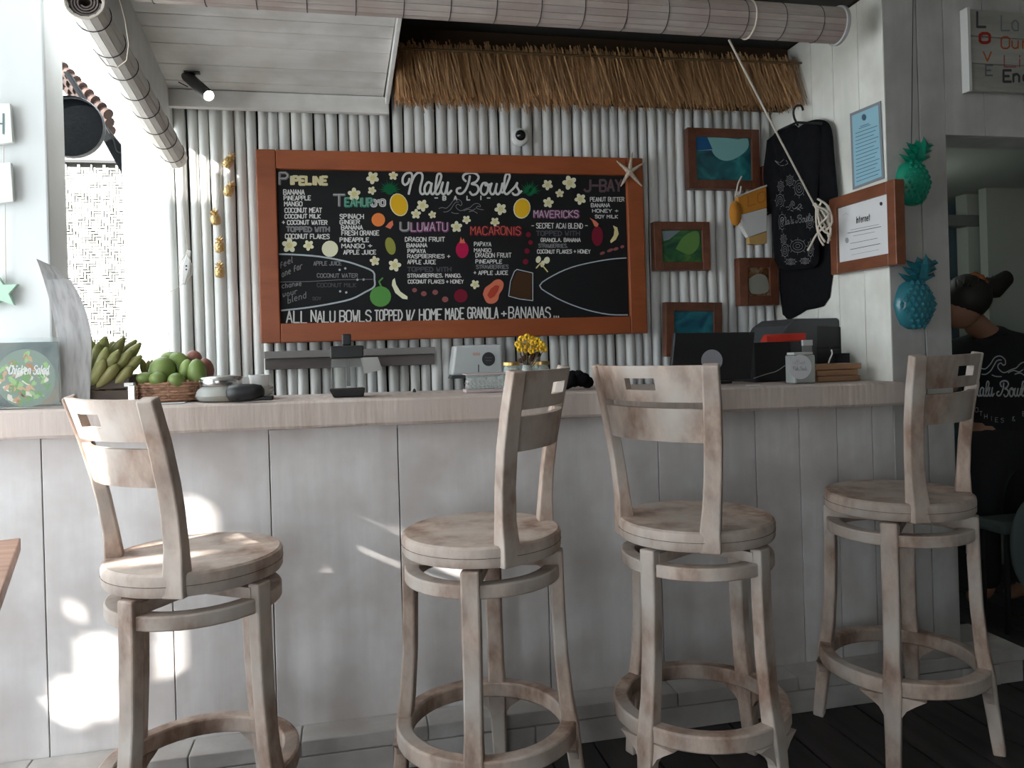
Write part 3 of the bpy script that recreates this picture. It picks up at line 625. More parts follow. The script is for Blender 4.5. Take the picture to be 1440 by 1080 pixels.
mb = MB().prism([P(*p_, 1, YD+.006) for p_ in ((634,533),(702,529),(708,525),(636,528))], (0,.09,0)); mb.obj('base', DKGREY, t)

# ================================================================== THATCH
mb = MB(); random.seed(5); x = .2
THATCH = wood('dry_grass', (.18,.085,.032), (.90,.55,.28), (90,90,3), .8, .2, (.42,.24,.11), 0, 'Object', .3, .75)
for i in range(5200):
    u = random.random(); xx = .205 + u*(XR - .215); lay = random.random(); yy = 2.86 + .14*lay
    zt = 2.352 + random.uniform(-.02, .015) + .022*u; zb = 2.125 + u*.04 + random.uniform(-.012, .025) + .05*lay*random.random()
    if random.random() < .5: zt = zb + random.uniform(.10, .2)
    tilt = random.gauss(.03, .02); w = random.uniform(.0012, .0028)
    p0 = Vector((xx - tilt*(zt-zb)/.25, yy, zt)); p1 = Vector((xx + random.uniform(-.004,.004), yy - .03 - .05*random.random()*(1-lay), zb))
    p0.x = max(.2, min(p0.x, XR-.006)); p1.x = max(.2, min(p1.x, XR-.006))
    s_ = Vector((w, random.uniform(-.5,.5)*w, 0)); f = Vector((0, w*1.2, 0))
    mb.add([p0 - s_, p0 + s_, p0 + f, p1 - s_*.6, p1 + s_*.6, p1 + f*.6], [(0,1,4,3),(1,2,5,4),(2,0,3,5)])
t = thing('thatch_fringe', 'dry brown grass thatch fringe hanging along the top of the bamboo wall', 'thatch', (1, 2.95, 2.12))
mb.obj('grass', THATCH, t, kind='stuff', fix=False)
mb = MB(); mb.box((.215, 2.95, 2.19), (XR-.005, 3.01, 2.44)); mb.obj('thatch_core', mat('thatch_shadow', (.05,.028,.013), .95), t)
mb = MB(); mb.tube([(.21, 2.85, 2.32), (1.0, 2.85, 2.33), (XR-.005, 2.85, 2.345)], .004, 6); mb.obj('binding', mat('binding_cord', (.12,.07,.03), .9), t)

# ================================================================== ROLLED BLINDS
SLATB = wood('bamboo_slat', (.33,.28,.25), (.52,.46,.42), (4,40,40), .6, .15, (.38,.30,.27), .10, 'Object')
def rolled_blind(label, a, b, rad, nsl=16, cordat=(), bandat=(), SLATB=SLATB):
    a, b = Vector(a), Vector(b); ax = (b - a).normalized(); L_ = (b - a).length
    e1 = ax.cross(Vector((0,0,1))).normalized(); e2 = ax.cross(e1)
    t = thing('rolled_blind', label, 'blind', (a+b)/2)
    for k in range(nsl):     # outer turn of slats
        w0 = 2*math.pi*k/nsl; w1 = 2*math.pi*(k+.94)/nsl; vs = []
        for p_ in (a, b):
            for w, r_ in ((w0, rad), (w1, rad), (w1, rad-.004), (w0, rad-.004)): vs.append(p_ + (e1*math.cos(w) + e2*math.sin(w))*r_)
        MB().add(vs, [(3,2,1,0),(4,5,6,7),(0,1,5,4),(1,2,6,5),(2,3,7,6),(3,0,4,7)]).obj('slat', SLATB, t)
    # inner spiral turns, seen at the open end
    vs = []; n = 90
    for i in range(n+1):
        w = 2*math.pi*3.4*i/n; r_ = rad - .006 - (rad - .018)*i/n
        for rr in (r_, r_-.0035):
            for p_ in (a + ax*.004, b - ax*.004): vs.append(p_ + (e1*math.cos(w) + e2*math.sin(w))*max(rr, .004))
    fs = [(4*i+u, 4*i+4+u, 4*i+4+v, 4*i+v) for i in range(n) for u, v in ((0,1),(3,2),(2,0),(1,3))]
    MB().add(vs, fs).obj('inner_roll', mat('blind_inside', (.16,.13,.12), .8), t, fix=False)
    def hoop(f, r2, mt, nm):
        c = a + ax*L_*f; pts = [c + (e1*math.cos(2*math.pi*i/24) + e2*math.sin(2*math.pi*i/24))*(rad+r2*.5) for i in range(25)]
        MB().tube(pts, r2, 5, False).obj(nm, mt, t)
    for f in cordat: hoop(f, .0012, INK, 'stitch_cord')
    for f in bandat: hoop(f, .003, CREAM, 'lift_cord')
    return t
# across the front of the bar
ca, cb2 = P(340, -14, 1, 2.40), P(1189, 39.5, 1, 2.40); dd = (cb2 - ca).normalized()
zc = 2.293
t = rolled_blind('long rolled-up bamboo blind hanging across the top of the bar', (-.56, 2.36, zc-.006), (1.71, 2.40, zc+.010), .060, 18,
   [i/16+.02 for i in range(16)], (.845,))
MB().lathe([(.062,0),(.066,.001),(.066,.013),(.058,.014)], (1.70,2.40,zc+.010), 28, (1,0,0)).obj('end_cap', mat('grey_tape', (.42,.42,.41), .6), t, smooth=40)
# along the left side, its open end towards us
t = rolled_blind('rolled-up bamboo blind running back along the left beam, spiral end facing us', P(119, 2, 1, 1.93), P(247, 222, 1, 2.96), .040, 14, [i/8+.06 for i in range(8)], (.0,), wood('sunlit_bamboo_slat', (.48,.45,.42), (.68,.65,.61), (40,4,40), .6, .15, None, .08))  # slat colour lightened to stand in for sun on this roll
# cord loops
MB().tube([P(*p_) for p_ in ((166,-10,1,1.95),(176,30,1,1.98),(181,62,1,2.0),(178,85,1,2.02),(165,95,1,2.03),(150,92,1,2.02),(138,78,1,2.0))], .0014, 6).obj('lift_cord', CREAM, t)

# pull cord of the front blind and its bundle
t = thing('pull_cord', 'pale blind cord slanting down to a knotted bundle beside the framed notice', 'cord', P(1150, 290, 1, 2.45))
c0, c1_ = Vector(P(1025, 56, 1, 2.41)), Vector(P(1144, 286, 0, 1.765))
MB().tube([c0, c0.lerp(c1_, .5) - Vector((0,0,.004)), c1_], .0036, 6).obj('cord', CREAM, t)
random.seed(9)
for k, pts in enumerate((((1143,284),(1150,298),(1160,318),(1167,338)),((1146,286),(1158,300),(1168,322),(1164,342)),((1150,280),(1164,290),(1170,312),(1160,326)),
    ((1148,290),(1148,312),(1152,334),(1158,345)),((1155,284),(1150,300),(1156,322),(1168,330)),((1160,318),(1148,330),(1140,345),(1136,352)),((1144,288),(1166,300),(1150,320),(1160,340)))):
    MB().tube([P(*q_, 0, 1.765 - .003*k) for q_ in catmull(pts, 3)], .0042, 6).obj('cord_loop', CREAM, t, smooth=60)

# ================================================================== SPOTLIGHT
t = thing('spotlight', 'small black ceiling spotlight shining at the left end of the bamboo wall', 'lamp', P(271, 90, 1, 2.93)); ysp = 2.93
m0 = P(271, 92, 1, ysp); MB().box((m0.x-.028, ysp-.02, m0.z-.008), (m0.x+.026, ysp+.05, zs(ysp)-.001)).obj('mount', BLACK, t, bevel=.003)
MB().tube([m0, P(272, 108, 1, ysp)], .007, 8).obj('stem', BLACK, t, smooth=60)
h0, h1 = P(262, 106, 1, 2.95), P(294, 135, 1, 2.80); d = (h1-h0)
MB().lathe([(.014,0),(.020,.006),(.020,d.length*.98),(.018,d.length),(.018,d.length-.01)], h0, 20, d).obj('lamp_head', BLACK, t, smooth=40)
MB().lathe([(.0175,0),(.0175,.001)], h1 - d.normalized()*.006, 20, d).obj('bulb_face', mat('lamp_face', (1,.96,.9), .5, emit=14), t)
MB().tube([P(*p_, 1, 2.99) for p_ in ((226,90),(240,104),(252,116),(264,122))], .002, 5).obj('cable', BLACK, t)
lt = bpy.data.lights.new('spotlight_light', 'SPOT'); lt.energy = 5; lt.spot_size = R(60); lt.shadow_soft_size = .02; lt.color = (1,.9,.78)
lo_ = bpy.data.objects.new('spotlight_light', lt); C.objects.link(lo_); lo_.location = h1 + d.normalized()*.01; lo_.rotation_euler = (-d).to_track_quat('Z','Y').to_euler()

# ================================================================== THINGS ON THE RIGHT WALL (X = XR)
XW = XR - .004
# blue notice
sP = Surf(0, XW-.001, (-1,0,0)); sP2 = Surf(0, XW-.002, (-1,0,0)); sP3 = Surf(0, XW-.003, (-1,0,0))
t = thing('notice_poster', 'pale blue printed notice with an emblem on the right-hand plank wall', 'poster', P(1218, 265, 0, XW))
mb = MB().prism([sP.p(*q_) for q_ in ((1195,160),(1238,142),(1243,251),(1199,267))], (.002,0,0)); mb.obj('border', mat('grey_border', (.22,.24,.26), .6), t)
mb = MB(); sP2.poly(mb, [(1198,163),(1235,147.5),(1240,248),(1202,262.5)]); mb.obj('sheet', mat('blue_paper', (.28,.50,.60), .6), t, fix=False)
mb = MB(); sP3.disc(mb, 1215, 165, 3.2, 4.6); 
for i, (yy, w0, w1) in enumerate([(176,1210,1222),(179,1208,1224)] + [(186+i*5.2, 1203+i*.12, 1234+i*.3-(i % 3)*3) for i in range(14)]):
    sP3.line(mb, [(w0, yy+2), (w1, yy+2 - .36*(w1-w0))], .0022)
mb.obj('printing', mat('blue_ink', (.05,.10,.15), .7), t, fix=False)
# framed Internet sign
XF = XR - .035
t = thing('framed_notice', 'white notice headed Internet in a brown wooden frame at the wall corner', 'frame', P(1220, 385, 0, XF))
a = P(1168, 281, 0, XF); b = P(1264, 372, 0, XF); y_far, y_near = a.y, b.y; zt, zb = a.z+.001, P(1175, 386, 0, XF).z; f = .042
bx = lambda y0, y1, z0_, z1_: MB().box((XF-.008, y0, z0_), (XF+.03, y1, z1_))
bx(y_near, y_near+f, zb, zt).obj('frame_side', mbw := wood('notice_frame_wood', (.13,.04,.017), (.22,.075,.035), (20,8,20), .4, .1), t, bevel=.003); bx(y_far-f, y_far, zb, zt).obj('frame_side', mbw, t, bevel=.003)
bx(y_near+f, y_far-f, zt-f, zt).obj('frame_rail', mbw, t, bevel=.003); bx(y_near+f, y_far-f, zb, zb+f).obj('frame_rail', mbw, t, bevel=.003)
MB().box((XF+.002, y_near+f-.004, zb+f-.004), (XF+.012, y_far-f+.004, zt-f+.004)).obj('sheet', PAPER, t)
sN = Surf(0, XF+.0012, (-1,0,0)); mb = MB(); sN.text(mb, "Internet", 1204, 305, 1224, 314, .0032, skew=-.22)
for i, yy in enumerate((322,326.5,330.5,341,349.5,357)): 
    xa, xb = ((1196,1236),(1192,1239),(1200,1230),(1196,1234),(1196,1238),(1198,1236))[i]; sN.line(mb, [(xa, yy+1.5), (xb, yy+1.5-.2*(xb-xa))], (.0012,.002,.0012,.0014,.002,.0008)[i])
sN.disc(mb, 1239, 286.5, 2.2, 2.8, 0, 8); mb.obj('printing', INK, t, fix=False)
mb = MB(); sN.line(mb, [(1186,303),(1189,300),(1193,302)], .001, 3); sN.disc(mb, 1191, 338, 2.5, 4); mb.obj('grey_printing', INKG, t, fix=False)

# shirts on hanger
CLOTH = wood('black_cotton', (.006,.006,.007), (.010,.010,.012), (30,30,30), .95, .1, None, 0); CLOTH.node_tree.nodes['Principled BSDF'].inputs['Specular IOR Level'].default_value = .1
def cloth(name, pts, X_, parent, th=.03, mt=CLOTH):
    """rounded garment panel hanging on the right-hand wall, outline given on plane X_"""
    q_ = [P(a_, b_, 0, X_) for a_, b_ in catmull(pts + [pts[0]], 3)[:-1]]; c = sum(q_, Vector())/len(q_); n = len(q_); vs = []
    for k, (s_, dx) in enumerate(((1, 0), (.97, -th*.5), (.85, -th*.85), (.5, -th), (.0, -th))):
        for i, p_ in enumerate(q_):
            w = c + (p_ - c)*s_; fold = .006*math.sin(p_.y*60 + p_.z*5)*(1 if 0 < k < 4 else 0); vs.append(Vector((w.x + dx + fold, w.y, w.z)))
    fs = [(k*n+i, k*n+(i+1) % n, (k+1)*n+(i+1) % n, (k+1)*n+i) for k in range(4) for i in range(n)] + [tuple(range(n))]
    return MB().add(vs, fs).obj(name, mt, parent, smooth=60)
t = thing('long_black_garment', 'plain black cloth hanging below and behind the printed shirt', 'clothing', P(1130, 440, 0, XR-.02))
cloth('cloth', [(1097,330),(1165,318),(1167,418),(1135,436),(1101,443)], XR-.004, t, .02)
t = thing('black_shirt', 'black T-shirt printed with grey fruit patterns on a black hanger', 'shirt', P(1125, 380, 0, XR-.06))
o = cloth('shirt_body', [(1083,196),(1090,188),(1104,180),(1117,175),(1124,180),(1131,174),(1146,176),(1155,186),(1156,215),(1152,245),(1149,285),(1151,330),(1150,371),(1126,378),(1099,378),(1094,345),(1090,318),(1086,300),(1072,306),(1074,280),(1077,250),(1081,222)], XR-.052, t, .033)
o2 = cloth('rear_shirt_sleeve', [(1132,172),(1148,168),(1163,171),(1170,184),(1173,215),(1177,258),(1178,278),(1168,287),(1157,291),(1150,280),(1150,240),(1144,200)], XR-.029, t, .022)
MB().tube([P(*p_, 0, XR-.06) for p_ in catmull([(1122,176),(1117,166),(1116,156),(1120,149),(1127,149),(1129,155)], 3)], .0045, 7).obj('hanger_hook', BLACK, t, smooth=60)
MB().tube([P(1095, 184, 0, XR-.06), P(1121, 172, 0, XR-.06), P(1155, 174, 0, XR-.06)], .005, 7).obj('hanger_bar', BLACK, t, smooth=60)
sT = Surf(0, XR-.05-.0375, (-1,0,0)); mb = MB(); random.seed(2)
shf = lambda pts: [(x_+3, y_) for x_, y_ in pts]
def blob(cx, cy, r1, r2):
    for s_ in (1, .62, .28): sT.line(mb, [(cx + r1*s_*math.cos(a_*math.pi/5), cy + r2*s_*math.sin(a_*math.pi/5)) for a_ in range(11)], .0016)
    for a_ in range(8): sT.line(mb, [(cx + r1*math.cos(a_*.785), cy + r2*math.sin(a_*.785)), (cx + 1.3*r1*math.cos(a_*.785), cy + 1.35*r2*math.sin(a_*.785))], .0016)
for q_ in ((1124,264,7,11),(1097,282,6,9),(1098,262,4,7),(1111,254,5,7),(1100,312,5,11),(1139,312,5,9),(1122,346,11,9),(1104,352,5,9),(1140,350,4,11),(1102,336,4,6),(1112,368,7,4),(1132,367,6,4)): blob(*q_)
for st in SCRIPT: sT.line(mb, [(1098 + (x_-180)*.040, 306 + (y_-120)*.052 - (x_-180)*.006) for x_, y_ in st], .0022, 2)
for st in WAVES: sT.line(mb, [(1105 + (x_-530)*.056, 283 + (y_-380)*.10) for x_, y_ in st], .002, 2)
sT.line(mb, [(1090,226),(1097,229),(1103,224),(1108,230),(1098,233),(1090,226)], .002, 2)
mb.obj('fruit_print', mat('shirt_print_grey', (.20,.20,.21), .9), t, fix=False, kind='stuff')
# orange bag with strings between pictures and shirt
t = thing('orange_bag', 'small orange and white cloth drawstring bag hanging left of the black shirt', 'bag', P(1055, 345, 1, 2.98)); yb_ = 2.985
ORC = mat('orange_cloth', (.50,.20,.02), .9); WHC = mat('white_cloth', (.55,.55,.53), .9)
pr = lambda pts, yy=yb_, th=.025: MB().prism([P(a_, b_, 1, yy) for a_, b_ in pts], (0, th, 0))
pr([(1037,276),(1078,262),(1079,292),(1041,302)]).obj('top_band', ORC, t, bevel=.004); pr([(1041,302),(1079,292),(1079,325),(1052,334),(1043,318)]).obj('middle_panel', WHC, t, bevel=.004)
pr([(1053,334),(1079,325),(1079,342),(1066,344),(1054,343)]).obj('bottom_trim', mat('faded_orange_cloth', (.45,.28,.10), .9), t, bevel=.003)
MB().lathe([(.001,-.012),(.03,-.008),(.036,0),(.03,.008),(.001,.012)], P(1034, 300, 1, yb_-.0), 16, (0,1,0), sq=(.8,1.5)).obj('tassel', ORC, t, smooth=60)
MB().tube([P(*p_, 1, yb_-.004) for p_ in ((1036,277),(1056,269),(1078,261))], .004, 6).obj('drawstring', CREAM, t)
MB().tube([P(*p_, 1, yb_-.006) for p_ in catmull([(1043,248),(1038,258),(1036,268),(1034,276),(1040,272),(1042,262)], 3)], .0035, 6).obj('drawstring', CREAM, t)
mb = MB(); Surf(1, yb_-.002, (0,-1,0)).text(mb, "LO", 1052, 276, 1076, 290, .004, skew=-.3); mb.obj('lettering', mat('dark_orange_ink', (.36,.12,.02), .9), t, fix=False)

# ================================================================== PILLAR THINGS
def pineapple_hanging(px, ptop, pmid, pbot, halfw, label, mt, cord):
    yy = YC - .030; ctr = P(px, pmid, 1, yy); zb = P(px, pbot, 1, yy).z; ztp = P(px, ptop, 1, yy).z; hw = (P(px+halfw, pmid, 1, yy) - ctr).length
    zc_ = ctr.z; hb = zc_ - zb
    t = thing('pineapple_wall_hanging', label, 'ornament', (ctr.x, yy, zb)); mb = MB(); n = 20; k = 14; vs = []
    dpt = .028
    for i in range(k+1):
        u = math.pi*i/k; 
        for j in range(n+1):
            w = math.pi*j/n; r_ = math.sin(u)**.75 if 0 < i < k else 0
            bump = 1 + .045*abs(math.sin(i*1.57 + 0.0)*math.sin(j*1.256 + (i//2)*1.57))
            vs.append(Vector((ctr.x + hw*r_*math.cos(w)*bump, yy + .028 - dpt*1.7*r_*math.sin(w)*bump, zc_ + hb*math.cos(u))))
    fs = [(i*(n+1)+j, i*(n+1)+j+1, (i+1)*(n+1)+j+1, (i+1)*(n+1)+j) for i in range(k) for j in range(n)]
    mb.add(vs, fs); mb.lathe([(hw*.9, 0), (hw*.9, .003)], (ctr.x, yy+.026, zc_), 24, (0,1,0), sq=(1, hb/hw))
    o = mb.obj('fruit_body', mt, t, smooth=80)
    sc = MB()
    for i in range(-4, 5):      # raised scales
        for j in range(-3, 4):
            u = (j + .5*(i % 2))/3.4; v = i/4.6
            if u*u + v*v > .92: continue
            dd_ = math.sqrt(1 - .8*u*u - .8*v*v); c = Vector((ctr.x + hw*u, yy + .028 - dpt*1.62*dd_, zc_ + hb*v)); s_ = hw*.145
            sc.add([c + Vector((-s_,0,0)), c + Vector((0,0,-s_*1.15)), c + Vector((s_,0,0)), c + Vector((0,0,s_*1.15)), c + Vector((0,-.009,-.002))], [(0,1,4),(1,2,4),(2,3,4),(3,0,4)])
    sc.obj('scales', mt, t)
    cr = MB(); hb2 = ztp - (zc_ + hb)
    for row, (zz, nn, sp, ln) in enumerate(((.0, 4, 1.0, .50), (.27, 4, .85, .48), (.5, 4, .75, .48), (.1, 1, 0, .9))):
        for i in range(nn):
            u = 0 if nn == 1 else (i/(nn-1)*2 - 1); b0 = Vector((ctr.x + u*hw*.30, yy + .012 - .012*row, zc_ + hb*.93 + zz*hb2*.9)); 
            tip = b0 + Vector((u*hw*sp*.66, -.014*(1-abs(u)) - .002, hb2*ln*(.95 - .3*abs(u)))); w = hw*.27
            mid = b0.lerp(tip, .55) + Vector((0,-.012,0)); s_ = Vector((w, 0, 0))
            cr.add([b0 - s_*.8, b0 + s_*.8, mid - s_, mid + s_, tip, b0 + Vector((0,.012,0)), mid + Vector((0,-.006,0))], [(0,1,3,6,2),(2,6,4),(6,3,4),(0,2,4,5),(1,5,4,3)])
    cr.obj('crown', mt, t)
    if cord: MB().tube([Vector((ctr.x, yy+.02, ztp-.03)), P(1284, 0, 1, YC-.008)], .0014, 5).obj('string', BLACKM, t)
    return t
TEALG = mat('glossy_green', (.005,.23,.14), .32); TEALB = mat('glossy_teal', (.025,.16,.20), .22)
pineapple_hanging(1289, 192, 256, 288, 22, 'glossy green pineapple wall ornament, upper one of two on the grey pillar', TEALG, True)
pineapple_hanging(1292, 354, 428, 463, 26, 'glossy blue-teal pineapple wall ornament, lower one of two on the grey pillar', TEALB, False)

# sign at top right
ys_ = YC - .035
t = thing('painted_sign', 'weathered board sign with hand-painted coloured words above the doorway', 'sign', P(1400, 128, 1, ys_))
a, b = P(1363, 12, 1, ys_), P(1366, 127, 1, ys_); xr_ = 2.72; z_t, z_b = a.z, b.z
GB = wood('weathered_sign_board', (.20,.19,.17), (.32,.31,.28), (3,20,20), .8, .2)
for i in range(3):
    h = (z_t - z_b)/3; MB().box((a.x, ys_, z_b + i*h + .001), (xr_, ys_+.022, z_b + (i+1)*h - .001)).obj('sign_board', GB, t, bevel=.002)
MB().box((a.x-.012, ys_-.004, z_b-.003), (a.x-.001, ys_+.03, z_t+.003)).obj('lit_edge_strip', mat('painted_edge_light', (.55,.55,.52), .7), t)  # pale strip painted in for the light catching the board's edge
sL = Surf(1, ys_-.0012, (0,-1,0))
for s_, x0_, x1_, y0_, y1_, w, mt in (("L",1374,1386,17,38,.009,INK),("O",1378,1392,47,60,.011,chalk('sign_red',(.30,.03,.02))),("V",1383,1394,73,86,.006,chalk('sign_orange',(.33,.10,.03))),("E",1386,1396,92,106,.006,chalk('sign_grey',(.11,.12,.13))),
   ("Lov",1408,1447,22,43,.006,chalk('sign_slate',(.15,.17,.18))),("Our",1408,1450,52,68,.006,chalk('sign_rust',(.33,.09,.03))),("Li",1412,1440,78,94,.005,chalk('sign_pink',(.27,.09,.09))),("End",1411,1450,99,115,.009,INK)):
    mb = MB()
    if 'v' in s_: sL.text(mb, "Lo", x0_, y0_, x1_-12, y1_, w)
    else: sL.text(mb, s_, x0_, y0_, x1_, y1_, w)
    mb.obj('painted_word', mt, t, fix=False)

# ================================================================== LEFT COLUMN THINGS
SIGNW = mat('white_painted_wood', (.70,.72,.68), .6)
def plaque(label, pts, word):
    yy = 2.425; t = thing('white_plaque', label, 'sign', P(5, pts[2][1], 1, yy), 'hanging white plaques on the left column')
    MB().prism([P(a_, b_, 1, yy) for a_, b_ in pts], (0,.014,0)).obj('plaque_board', SIGNW, t, bevel=.002)
    if word:
        mb = MB(); Surf(1, yy-.001, (0,-1,0)).text(mb, word, -6, 160, 5, 188, .005); mb.obj('letter', mat('grey_paint', (.12,.17,.17), .7), t, fix=False)
    return t
t1 = plaque('upper white plaque with a dark letter H on the left column', [(-30,146),(14,145),(18,200),(-30,206)], "H")
MB().tube([P(-2, 60, 1, 2.432), P(-2, 146, 1, 2.432)], .0012, 5).obj('string', CREAM, t1)
t2 = plaque('lower blank white plaque on the left column', [(-30,231),(15,228),(19,283),(-30,288)], None)
MB().tube([P(5, 204, 1, 2.432), P(5, 232, 1, 2.432)], .0012, 5).obj('string', CREAM, t2)
t = thing('hanging_star', 'pale mint green star on a string at the left column', 'ornament', P(4, 432, 1, 2.425))
c_ = P(-1, 411, 1, 2.425); pts = []
for i in range(10):
    a = R(90 + 8 + i*36); r_ = .052 if i % 2 == 0 else .024; pts.append(c_ + Vector((r_*math.cos(a), 0, r_*math.sin(a))))
MB().prism(pts, (0,.016,0)).obj('star', mat('mint_paint', (.40,.58,.46), .6), t, bevel=.001); MB().tube([P(7, 287, 1, 2.432), P(8, 398, 1, 2.432)], .0012, 5).obj('string', CREAM, t)

# salad card in an acrylic stand
GLASS2 = glassmat('thin_acrylic', (.97,.98,.98), .05)
SALAD = nodeart('salad_photo', [(.05,.07,.03),(.12,.22,.05),(.45,.42,.28),(.38,.17,.08),(.6,.58,.5)], 5, .5)
a, b = P(-20, 583, 1, 2.36), P(81, 474, 1, 2.36)
t = thing('card_stand', 'clear acrylic stand with a Chicken Salad card at the left end of the bar', 'card stand', ((a.x+b.x)/2, 2.37, CT(-.9)))
zb = CT(-1.2)+.003
MB().box((a.x, 2.372, zb+.004), (b.x-.004, 2.375, b.z-.012)).obj('menu_card', nodeart('card_background', [(.03,.05,.05),(.10,.13,.12),(.22,.17,.12)], 2, .5), t)
sS = Surf(1, 2.3715, (0,-1,0)); random.seed(12); cols = (((.10,.24,.05),26),((.25,.42,.14),18),((.50,.30,.16),16),((.62,.58,.48),16),((.35,.14,.05),7))
mb = MB(); sS.disc(mb, 36, 532, 42, 41, 0, 30); mb.obj('printed_bowl', mat('print_bowl', (.16,.22,.17), .5), t, fix=False); sS = Surf(1, 2.3708, (0,-1,0))
for ci, (cc_, nn_) in enumerate(cols):
    mb = MB()
    for k in range(nn_):
        r_ = random.random()**.5*36; w_ = random.uniform(0, 6.28); px_ = min(73, 36 + r_*math.cos(w_)*1.0); py_ = min(570, max(488, 532 + r_*math.sin(w_)))
        sS.disc(mb, px_, py_, random.uniform(3,8), random.uniform(1.5,4), random.uniform(0,3), 8, .25)
    mb.obj('printed_salad', mat('print_salad_%d' % ci, cc_, .5), t, fix=False, kind='stuff')
MB().box((a.x-.002, 2.363, zb), (b.x, 2.3655, b.z)).obj('front_pane', GLASS2, t); MB().box((a.x-.002, 2.378, zb), (b.x, 2.381, b.z)).obj('rear_pane', GLASS2, t)
MB().box((a.x-.002, 2.363, zb-.0015), (b.x, 2.392, zb)).obj('foot', GLASS, t)
mb = MB(); Surf(1, 2.3698, (0,-1,0)).text(mb, "Chicken Salad", 12, 514, 68, 526, .0026, slant=.2); mb.obj('lettering', WHITEP, t, fix=False)
mb = MB(); sC = Surf(1, 2.3700, (0,-1,0)); mb.add([], []); sC.line(mb, [(-10,577),(78,576)], .008); mb.obj('caption_strip', INK, t, fix=False)

# curled tall menu sheet
mb = MB(); vs = []; n = 14
CURL = nodeart('grey_menu_sheet', [(.5,.5,.51),(.66,.66,.67),(.75,.75,.76)], 6, .3)
for i in range(n+1):
    u = i/n; bx_ = P(86 + 4*math.sin(u*1.5) - 22*u**2, 578 - 206*u, 1, 2.40); sw = 42*(1 - .0*u) if u < .45 else 42*(1 - ((u-.45)/.55)**1.7*.93)
    tx = P(84 + 6*math.sin(u*1.5) + sw - (14*u**3), 578 - 206*u + (12 if u > .9 else 0), 1, 2.43)
    l = bx_ if True else 0; l.x -= .03*u*u
    for dy in (0, .003): vs += [l + Vector((0,dy,0)), tx + Vector((0,dy,0))]
fs = [f_ for i in range(n) for f_ in ((4*i,4*i+1,4*i+5,4*i+4),(4*i+2,4*i+6,4*i+7,4*i+3),(4*i,4*i+4,4*i+6,4*i+2),(4*i+1,4*i+3,4*i+7,4*i+5))] + [(0,2,3,1),(4*n,4*n+1,4*n+3,4*n+2)]
zmin = min(v.z for v in vs); 
for v in vs: v.z += CT(-.75) + .001 - zmin
tag(mb.add(vs, fs).obj('curled_menu', CURL, smooth=60), 'tall curling grey menu sheet standing beside the salad card', 'menu')

# ================================================================== THINGS ON THE BAR
random.seed(21)
# dark crate with green bananas
BAN = wood('green_banana_skin', (.15,.17,.04), (.30,.31,.10), (12,12,12), .5, .05, (.19,.17,.06), .12)
c0 = onct(150, 575, 2.52); t = thing('dark_crate', 'dark brown wooden crate under the bananas, behind the curling menu', 'crate', c0)
DB = wood('dark_brown_crate', (.045,.028,.02), (.09,.06,.045), (3,20,20), .7, .2)
x0_, x1_ = P(116, 575, 1, 2.45).x, P(183, 560, 1, 2.45).x; zc0 = CT(-.85)+.001
for k in range(2):
    MB().box((x0_, 2.445, zc0 + k*.043), (x1_, 2.452, zc0 + k*.043 + .039)).obj('slat', DB, t, bevel=.002); MB().box((x0_, 2.628, zc0 + k*.043), (x1_, 2.64, zc0 + k*.043 + .039)).obj('slat', DB, t, bevel=.002)
for xx in (x0_, x1_-.012): MB().box((xx, 2.4525, zc0), (xx+.012, 2.6275, zc0+.082)).obj('end_board', DB, t, bevel=.002)
MB().box((x0_+.012, 2.4525, zc0), (x1_-.012, 2.6275, zc0+.008)).obj('bottom_board', DB, t)
def banana(mb, a, b, sag, r, n=8, seg=9):
    a, b = Vector(a), Vector(b); pts = []; rr = []
    for i in range(seg+1):
        u = i/seg; pts.append(a.lerp(b, u) + Vector(sag)*4*u*(1-u)); rr.append(r*(.30 + .70*math.sin(min(1, u*1.6+.12)*math.pi/2)) if u < .6 else r*max(.22, math.cos((u-.6)/.4*math.pi*.43)))
    mb.tube(pts, rr, n)
bunch = thing('banana_bunch', 'large bunch of green bananas in the dark crate, tips pointing up right', 'bananas', P(150, 548, 1, 2.52))
ends = [((140,542),(198,482),2.50),((136,535),(192,478),2.54),((132,530),(175,474),2.50),((128,528),(160,480),2.53),((126,520),(148,473),2.49),((150,545),(199,500),2.47),((138,545),(185,492),2.46),
        ((130,540),(168,492),2.45),((126,538),(150,488),2.45),((122,530),(138,482),2.46),((150,552),(186,515),2.45),((132,550),(165,512),2.44),((124,548),(146,505),2.44),((118,540),(128,478),2.50)]
for i, (p0, p1, yy) in enumerate(ends):
    mb = MB(); banana(mb, P(*p0, 1, yy+.02), P(*p1, 1, yy), Vector((.012, -.006, .008)), .017); mb.obj('banana', BAN, bunch, smooth=60)
MB().tube([P(128, 556, 1, 2.50), P(140, 545, 1, 2.52), P(152, 550, 1, 2.53)], [.018,.022,.015], 8).obj('stalk', mat('banana_stalk', (.20,.13,.05), .8), bunch, smooth=60)

